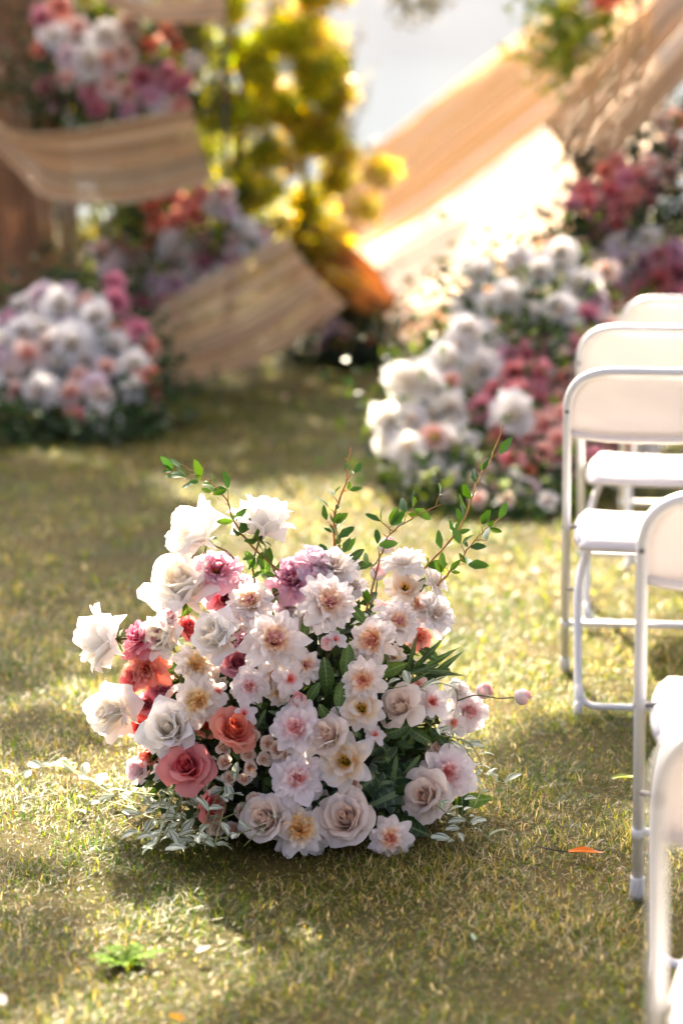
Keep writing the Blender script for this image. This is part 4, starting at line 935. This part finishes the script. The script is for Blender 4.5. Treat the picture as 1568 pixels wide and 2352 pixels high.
heap('band of white and dusky mauve flowers between the two upper rattan ribbons', at(270, 150, 12.3), [
    (105, 45, MR, 60), (140, 20, CP, 60), (130, 95, W_, 70), (180, 60, K_, 60), (238, 85, W_, 85), (300, 60, L_, 70), (200, 150, W_, 90), (250, 150, L_, 80), (165, 130, L_, 70), (160, 175, K_, 60), (290, 130, K_, 60), (340, 110, CR, 60), (380, 80, CP, 60), (330, 180, MR, 60), (360, 195, MP, 60), (395, 165, MR, 60), (400, 210, MR, 55), (345, 225, MP, 55), (420, 190, PP, 50), (375, 240, L_, 50), (300, 215, L_, 60), (250, 205, K_, 60), (230, 250, PP, 50), (200, 215, MR, 55), (290, 255, MP, 50), (410, 250, CP, 50), (140, 240, MP, 50), (100, 200, MR, 50), (90, 120, CR, 45), (410, 110, CR, 50), (440, 140, W_, 50)],
    lambda u, v: 12.1, 1900, DG + [(110, 62, 40)], 23, dens_pts=[(80, 160), (100, 260), (60, 200), (180, 270), (150, 220), (330, 90), (400, 50)], stems=False)
heap('band of coral, blush and lavender flowers between the two lower rattan ribbons', at(400, 560, 12.3), [
    (345, 470, CR, 60), (385, 455, CR, 60), (420, 465, CP, 55), (365, 510, CR, 60), (405, 510, CP, 65), (440, 500, CR, 60), (455, 450, CP, 50), (500, 470, W_, 60), (525, 485, L_, 55), (520, 450, K_, 55), (545, 545, K_, 70), (580, 560, L_, 70), (610, 545, K_, 60), (560, 530, W_, 60), (635, 570, L_, 55),
    (225, 585, K_, 80), (260, 615, L_, 85), (300, 600, L_, 80), (325, 620, LP, 60), (395, 570, W_, 75), (430, 590, K_, 65), (390, 610, C_, 65), (470, 610, MR, 55), (490, 630, L_, 60), (450, 640, L_, 60), (430, 660, MP, 55), (400, 650, MP, 60), (375, 660, PP, 55), (350, 560, CP, 50), (290, 560, CR, 50), (500, 580, MR, 50), (530, 600, MP, 50), (340, 690, PP, 60), (385, 720, PP, 55), (360, 740, MP, 55), (350, 655, L_, 60), (470, 550, K_, 50), (410, 540, CR, 45), (320, 660, PP, 50)],
    lambda u, v: 12.05, 2400, DG + [(130, 140, 40), (120, 84, 40)], 24, dens_pts=[(300, 480), (320, 520), (270, 500), (480, 540), (330, 570), (360, 590), (440, 560), (500, 560), (310, 700), (300, 640), (200, 640), (230, 540)], stems=False)
heap('dense pink and mauve roses climbing the right arch under the steep ribbon', at(1470, 560, 10.6), [
    (1315, 468, MR, 48), (1345, 440, PK, 48), (1355, 475, PK, 48), (1390, 400, CR, 50), (1415, 370, CP, 50), (1400, 440, PK, 50), (1440, 410, PP, 55), (1430, 450, CR, 50), (1460, 440, CP, 55), (1470, 400, CP, 55), (1385, 490, MR, 48), (1420, 485, PK, 50), (1450, 475, CP, 50), (1480, 470, CR, 45), (1430, 520, PK, 50), (1370, 520, MR, 50), (1490, 430, PP, 45), (1500, 380, K_, 50), (1530, 400, K_, 60), (1545, 330, K_, 55), (1520, 290, C_, 50), (1555, 270, CP, 55),
    (1425, 565, L_, 70), (1470, 560, L_, 75), (1440, 600, LP, 80), (1470, 615, MP, 85), (1510, 600, MR, 70), (1545, 580, MP, 80), (1555, 630, MR, 80), (1415, 660, MP, 80), (1460, 665, PP, 80), (1510, 655, PK, 70), (1555, 680, PP, 70), (1380, 590, L_, 60), (1495, 545, W_, 55), (1400, 690, PP, 60), (1600, 600, MR, 80), (1590, 480, K_, 60), (1610, 400, CP, 60)],
    lambda u, v: 10.3 + (700 - v) * .0008, 2600, [(30, 44, 28), (40, 58, 32), (28, 38, 26), (84, 96, 38)], 25, dens_pts=[(1530, 450), (1550, 500), (1540, 380), (1340, 540), (1300, 540), (1320, 520), (1560, 340), (1520, 520), (1490, 640), (1550, 250), (1380, 540), (1500, 700), (1480, 500)], stems=False)
heap('leafy tuft with small white and red flowers at the top of the steep ribbon', at(1330, 90, 11.0), [(1355, 95, W_, 50), (1340, 120, K_, 45), (1385, 10, CR, 55), (1410, -10, CR, 50), (1350, 20, WP, 35)],
     lambda u, v: 11.0, 900, [(120, 140, 34), (150, 160, 40), (84, 104, 34), (170, 168, 50)], 26, fol_spread=.09, fol_size=.055, dens_pts=[(1280, 20), (1300, 60), (1290, 110), (1330, 40), (1320, 100), (1300, 140), (1360, 50), (1290, -30), (1275, 70)], stems=False)
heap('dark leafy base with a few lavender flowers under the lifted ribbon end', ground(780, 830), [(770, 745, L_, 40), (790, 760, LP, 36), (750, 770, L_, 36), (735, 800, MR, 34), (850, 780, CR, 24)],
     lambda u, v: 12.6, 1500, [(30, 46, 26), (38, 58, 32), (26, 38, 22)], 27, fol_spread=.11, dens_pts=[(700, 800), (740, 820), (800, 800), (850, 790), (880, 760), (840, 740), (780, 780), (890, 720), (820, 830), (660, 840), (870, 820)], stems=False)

# ------------------------------------------------------------------ golden shrub, shade trees
def tree(name, label, cat, base, trunk, limbs, clumps, size, cols, mat, seed, group=None, r0=.12, bark=(96, 78, 58), asp=.6, per=220):
    t = thing(name, Vector(base), label, cat, group); g = np.random.default_rng(seed)
    b = MB(); P = smooth_path(trunk, 16); tube(b, P, np.linspace(r0, r0*.45, 16), 9, lin(bark)); put('trunk', b, M_bark, t)
    for (c, r, nn) in limbs:
        i = min(15, int(c)); b = MB(); tube(b, smooth_path([P[i], (P[i] + np.array(r))/2 + np.array([0, 0, .06*np.linalg.norm(np.array(r)-P[i])]), r], 10), np.linspace(nn, nn*.3, 10), 7, lin(bark)); put('limb', b, M_bark, t)
    pts = []
    for (c, r, n) in clumps:
        d = g.normal(0, 1, (n, 3)); d /= np.linalg.norm(d, axis=1)[:, None]
        pts.append(np.array(c) + d * np.array(r) * (g.random((n, 1)) ** .45))
    pts = np.concatenate(pts)
    leaf_cloud('crown', t, pts, np.tile([0, 0, .8], (len(pts), 1)), size, cols, mat, seed, asp)
    return t
gg = np.random.default_rng(8)
def column(pix, w, n, per, r=.10):
    path = smooth_path([at(u, v, Y) for u, v, Y in pix], n); cl = []
    for p in path:
        for k in range(2):
            cl.append((p + np.array([gg.normal(0, w), gg.normal(0, .13), gg.normal(0, .07)]), (r, r, r*.9), int(per * gg.uniform(.3, 1.5))))
    return path, cl
path, cl = column([(520, 620, 12.9), (540, 430, 12.8), (560, 260, 12.7), (545, 90, 12.7), (520, -80, 12.7), (540, -400, 12.7)], .23, 58, 290)
tree('golden_shrub', 'tall yellow green shrub glowing between the arch halves beside the flower bands', 'shrub', (path[0][0], path[0][1], 0), [(path[0][0], path[0][1], 0)] + [tuple(path[i]) for i in (8, 25, 40, 57)],
     [(5 + 2*k, path[min(57, 15+9*k)] + np.array([.3*(-1)**k, .05, .3]), .012) for k in range(5)], cl, .033, [(90, 110, 36), (124, 146, 40), (150, 168, 44), (226, 216, 50), (206, 206, 46), (236, 216, 60), (176, 184, 46), (130, 146, 40), (240, 204, 70)], M_goldleaf, 31, r0=.03)
path, cl = column([(745, 760, 12.95), (720, 590, 12.9), (700, 420, 12.9), (690, 260, 12.9), (700, 120, 13.0), (690, -60, 13.0), (690, -350, 13.0)], .19, 54, 280)
tree('amber_shrub', 'tall amber leaved shrub standing against the pale lake water', 'shrub', (path[0][0], path[0][1], 0), [(path[0][0], path[0][1], 0)] + [tuple(path[i]) for i in (8, 25, 38, 53)],
     [(5 + 2*k, path[min(53, 12+8*k)] + np.array([.25*(-1)**k, .05, .3]), .012) for k in range(5)], cl, .033, [(120, 124, 40), (150, 156, 46), (176, 170, 50), (228, 186, 60), (206, 150, 50), (232, 200, 70), (180, 124, 46), (166, 150, 50), (112, 104, 42), (196, 190, 60), (140, 140, 44)], M_goldleaf, 32, r0=.03)
# loose thin branches at its right edge against the water
wb = thing('wispy_branch', at(800, 400, 13.0), 'thin dark wispy branches sticking out against the pale water', 'branch'); pts = []
b = MB()
for (u0, v0, u1, v1) in [(740, 420, 830, 230), (740, 380, 860, 165), (750, 330, 850, 330), (730, 300, 800, 120), (745, 230, 830, 60), (740, 450, 800, 380), (735, 260, 800, 200)]:
    P = smooth_path([at(u0, v0, 12.8), at((u0+u1)/2 + 10, (v0+v1)/2 + 12, 12.9), at(u1, v1, 13.0)], 10); tube(b, P, np.linspace(.006, .002, 10), 5, lin((92, 76, 58)))
    for q in P[3:]:
        for k in range(6): pts.append(q + gg.normal(0, .028, 3))
put('stem', b, M_bark, wb); leaf_cloud('leaves', wb, np.array(pts), np.tile([0, 0, .8], (len(pts), 1)), .03, [(96, 92, 60), (120, 104, 64), (150, 120, 60)], M_dark, 9)

# ------------------------------------------------------------------ unseen trees, leaf clumps set along sun rays to shape the dapple
def shade_clump(u, v, r, h, dens=1.0, src=None):
    p = np.array(src if src is not None else ground(u, v)); t = (h - p[2]) / SUN.z
    return (p + np.array(SUN) * t, (r, r * 1.1, r * .55), int(1000 * dens * (r / .35) ** 2))
TREE_COLS = [(88, 104, 40), (104, 120, 44), (76, 92, 38), (124, 132, 50)]
left_cl = [shade_clump(*q) for q in [(60, 1120, .42, 5.2), (200, 1180, .42, 5.6), (290, 1200, .26, 5.0), (60, 1260, .42, 5.4), (210, 1290, .36, 5.8), (60, 1400, .36, 5.2), (190, 1410, .32, 5.5), (290, 1390, .20, 5.1), (330, 1300, .22, 5.4), (40, 1690, .13, 5.0), (150, 1700, .10, 5.3), (-150, 1200, .5, 5.6), (-150, 1400, .4, 5.4), (-200, 1050, .5, 5.2), (100, 1480, .16, 5.6), (-120, 1560, .25, 5.2), (20, 2290, .10, 5.0), (-80, 2200, .2, 5.3), (350, 2040, .05, 5.1), (120, 2130, .06, 5.2), (60, 2000, .05, 5.2), (230, 1560, .08, 5.2), (430, 1060, .26, 5.6), (560, 1075, .24, 5.9), (690, 1060, .18, 5.7), (480, 985, .3, 6.0), (350, 1020, .3, 5.8)]]
c0 = np.mean([c[0] for c in left_cl], axis=0); tb = (-4.6, c0[1] + 1.0, 0)
tree('shade_tree', 'unseen leafy tree left of the arch, crown shaped to shade the lawn', 'tree', tb, [tb, (-4.5, tb[1], 2.0), (-4.0, tb[1] - .3, 4.0), (c0[0], c0[1], 5.2)], [(9 + k % 6, left_cl[k*2][0], .03) for k in range(9)], left_cl, .10, TREE_COLS, M_dark, 41, r0=.22)
rp = lambda u, v, Y: at(u, v, Y)
right_cl = [shade_clump(*q) for q in [(1180, 2140, .20, 5.6), (1330, 2100, .20, 5.2), (1300, 2250, .26, 5.8), (1480, 2200, .26, 5.4), (1100, 2300, .26, 5.2), (900, 2380, .24, 5.6), (1250, 2420, .32, 5.3), (760, 2420, .2, 5.2), (1500, 2400, .3, 5.6), (1340, 1960, .12, 5.0), (1240, 2000, .12, 5.4), (1000, 2470, .35, 5.2), (650, 2480, .2, 5.3), (1215, 1760, .11, 5.5), (1310, 1710, .13, 5.2), (1370, 1780, .09, 5.4), (1260, 1850, .13, 5.6), (1180, 1920, .12, 5.3), (1420, 1690, .1, 5.5), (1150, 2000, .13, 5.2), (1330, 1900, .08, 5.5), (1080, 2050, .15, 5.4)]]
_r0, _r1 = smooth_path(A_(RAMP0), 41), smooth_path(A_(RAMP1), 41)
on_ramp = lambda a, w: _r0[int(a*40)] * (1 - w) + _r1[int(a*40)] * w
right_cl += [shade_clump(0, 0, r, h, dd, src=on_ramp(a, w)) for (a, w, r, h, dd) in [(.05, .12, .5, 7.2, .7), (.14, .16, .5, 7.6, .7), (.24, .20, .55, 7.3, .7), (.36, .22, .55, 7.8, .7), (.48, .25, .55, 7.4, .7), (.6, .28, .5, 7.6, .7), (.2, .62, .22, 7.2, 1), (.3, .62, .25, 7.0, 1), (.42, .6, .2, 7.3, 1), (.1, .68, .2, 7.1, 1), (.2, .92, .25, 7.1, 1), (.05, .9, .25, 7.0, 1), (.7, .3, .4, 7.4, .8)]]
right_cl += [shade_clump(0, 0, r, h, .3, src=at(u, v, Y)) for (u, v, Y, r, h) in [(1150, 690, 9.4, .22, 6.6), (1250, 640, 9.6, .22, 6.9), (1080, 760, 9.3, .2, 6.7), (1180, 840, 9.1, .22, 7.0), (1300, 700, 9.5, .2, 6.6), (1040, 920, 8.9, .16, 6.8), (1230, 940, 8.9, .2, 6.9), (960, 900, 9.0, .10, 6.6), (1420, 420, 10.4, .3, 7.0), (1450, 250, 10.6, .35, 7.2), (1360, 300, 10.7, .3, 7.0)]]
c0 = np.mean([c[0] for c in right_cl], axis=0); tb = (5.2, c0[1] + 2, 0)
tree('shade_tree', 'unseen leafy tree right of the arch, crown shaped to shade lawn and ramp', 'tree', tb, [tb, (5.0, tb[1], 2.4), (4.0, tb[1] - .3, 4.4), (c0[0] + .6, c0[1], 5.6)], [(9 + k % 6, right_cl[k*2][0], .03) for k in range(10)], right_cl, .10, TREE_COLS, M_dark, 42, r0=.24)

# hanging spray of leaves at the top of the gap
hb = thing('hanging_branch', at(960, -40, 13.5), 'small dark spray of leaves hanging into the pale gap', 'branch'); b = MB(); pts = []
for (u1, v1) in [(930, 30), (985, 35), (1010, 15), (905, 5), (960, 45)]:
    P = smooth_path([at(965, -400, 13.6), at((960+u1)/2, -60, 13.5), at(u1, v1, 13.5)], 12); tube(b, P, np.linspace(.008, .002, 12), 5, lin((90, 76, 58)))
    for q in P[8:]:
        for k in range(7): pts.append(q + gg.normal(0, .03, 3))
put('stem', b, M_bark, hb); leaf_cloud('leaves', hb, np.array(pts), np.tile([0, 0, .8], (len(pts), 1)), .05, [(84, 82, 56), (104, 96, 60)], M_dark, 12)

# ------------------------------------------------------------------ small things lying in the grass
def single(name, mb, mat, P, rot, label, cat, group=None):
    me = mb.mesh(name, mat); w = Matrix.Translation(P) @ rot
    return link(name, me, None, w, label, cat, group)
def curled_leaf(L, W, cols, seed, curl, k=.6, p=1.6, cup=.25, ruf=.05):
    V, f, C = petal(np.random.default_rng(seed), L, W, curl, k=k, p=p, cup=cup, ruf=ruf, nu=7, nt=9, cols=cols, base=.4)
    b = MB(); b.add(V, f, C, np.c_[np.tile(np.linspace(0, 1, 7), 9), np.repeat(np.linspace(0, 1, 9), 7)]); return b
P = ground(1305, 1958, .022)
single('fallen_leaf', curled_leaf(.075, .026, ((236, 132, 30), (230, 120, 26), (214, 150, 90)), 3, (10, -4, 4), cup=.3), M_twigleaf, P, Matrix.Rotation(R(-96), 4, 'Z'), 'curled bright orange leaf lying on the shaded grass', 'leaf')
b = MB(); tube(b, [ground(1232, 1944, .018), ground(1265, 1952, .022), ground(1300, 1957, .02), ground(1385, 1955, .024)], [.0016, .002, .002, .0012], 5, lin((60, 54, 50)))
o = link('dry_twig', b.mesh('dry_twig', M_stem), None, None, 'thin dark twig lying under the orange leaf', 'twig')
for (u, v, cols, L, rz, lab) in [(10, 2308, ((236, 228, 216),)*3, .040, 40, 'cream petal on the grass beyond the dandelion weed'), (1232, 1316, ((232, 170, 168),)*3, .045, 20, 'pink petal fallen on the grass before the pink rose cascade'),
                                (452, 2188, ((240, 226, 214),)*3, .030, -50, 'pale petal lying right beside the dandelion weed'), (655, 915, ((230, 180, 170),)*3, .05, 0, 'pale petal on the sunlit lawn between the arch halves'), (420, 2345, ((236, 170, 60),)*3, .03, 60, 'small yellow leaf scrap at the edge of the sunny patch')]:
    single('fallen_petal', curled_leaf(L, L*.8, cols, int(u), (14, 4, 20)), M_petal, ground(u, v, .026), Matrix.Rotation(R(rz), 4, 'Z'), lab, 'petal')
for (u, v, cols, L, rz, lab) in [(1405, 1790, ((150, 160, 70),)*3, .06, -80, 'dull green leaf in the grass beside the chair post'), (700, 905, ((200, 120, 60),)*3, .05, 30, 'brown leaf on the lawn before the dark leafy base'), (1090, 2160, ((70, 110, 50),)*3, .03, 10, 'small green clover leaf in the shaded grass')]:
    single('fallen_leaf', curled_leaf(L, L*.5, cols, int(v), (14, -4, 10)), M_twigleaf, ground(u, v, .022), Matrix.Rotation(R(rz), 4, 'Z'), lab, 'leaf')

# dandelion weed
P = ground(290, 2225, 0.0); wd = thing('dandelion_weed', P, 'bright green toothed dandelion weed in the sunlit grass', 'weed')
M_weed = soft_mat('weed_leaf', 0.35, 0.8, 0.1, 0.2, 60)
def toothed(seed):
    g = np.random.default_rng(seed); nt = 13; t = np.linspace(0, 1, nt); w = .16 * np.sin(np.pi * np.clip(t, .06, .97)) ** .7 * (1 + .55 * np.cos(np.arange(nt) * np.pi)) * (.6 + .8*t)
    ph = np.interp(t, [0, .5, 1], np.radians([38, 22, -14])); y = np.r_[0, np.cumsum(np.cos(ph[:-1]))]/12; z = np.r_[0, np.cumsum(np.sin(ph[:-1]))]/12
    V = []
    for i in range(nt): V += [(-w[i], y[i] - .03, z[i] + .03), (0, y[i], z[i]), (w[i], y[i] - .03, z[i] + .03)]
    b = MB(); b.add(V, grid_faces(nt, 3), lin((84, 112, 30)), np.c_[np.tile([0, .5, 1], nt), np.repeat(t, 3)]); return b.mesh('weed_leaf', M_weed)
TW = [toothed(i) for i in range(3)]
for k in range(15):
    L = random.uniform(.045, .085)
    link('weed_leaf', random.choice(TW), wd, Matrix.Translation(P + Vector((random.uniform(-.012, .012), random.uniform(-.01, .01), .004))) @ Matrix.Rotation(k * 2.4, 4, 'Z') @ Matrix.Diagonal((L, L, L, 1)))

# added hedge that puts the left half of the arch in shade
hp = []
for k in range(150):
    x = gg.uniform(-4.4, -1.0); y = 14.6 + gg.normal(0, .25); z = gg.uniform(.1, 3.9 + .3*math.sin(3*x))
    hp.append(((x, y, z), (.34, .28, .30), 330 if z < 2.2 else 170))
tree('shade_hedge', 'added tall hedge shading the left half of the arch from behind', 'hedge', (-2.6, 14.6, 0), [(-2.6, 14.6, 0), (-2.6, 14.6, 1.2), (-2.5, 14.6, 3.0)], [(6 + k, hp[k*9][0], .02) for k in range(8)], hp, .075, [(70, 84, 36), (92, 100, 40), (56, 68, 32), (110, 96, 44)], M_goldleaf, 51, r0=.07)

# slim steel frames that carry the ribbons, hidden behind the flowers
for lab, posts in (('slim dark steel frame behind the left half of the arch', [(330, 12.5), (520, 12.55)]), ('slim dark steel frame behind the right half of the arch', [(1450, 11.2), (1640, 11.2)])):
    a0, a1 = [Vector((at(u, 700, Y).x, Y, 0)) for u, Y in posts]
    t = thing('arch_frame', (a0 + a1) / 2, lab, 'metal frame', 'steel frames of the ceremony arch')
    for p in (a0, a1):
        b = MB(); tube(b, [p, p + Vector((0, 0, 1.4)), p + Vector((0, 0, 2.9))], .016, 8); put('post', b, M_bolt, t)
    b = MB(); tube(b, [a0 + Vector((0, 0, 2.88)), a1 + Vector((0, 0, 2.88))], .016, 8); put('top_bar', b, M_bolt, t)
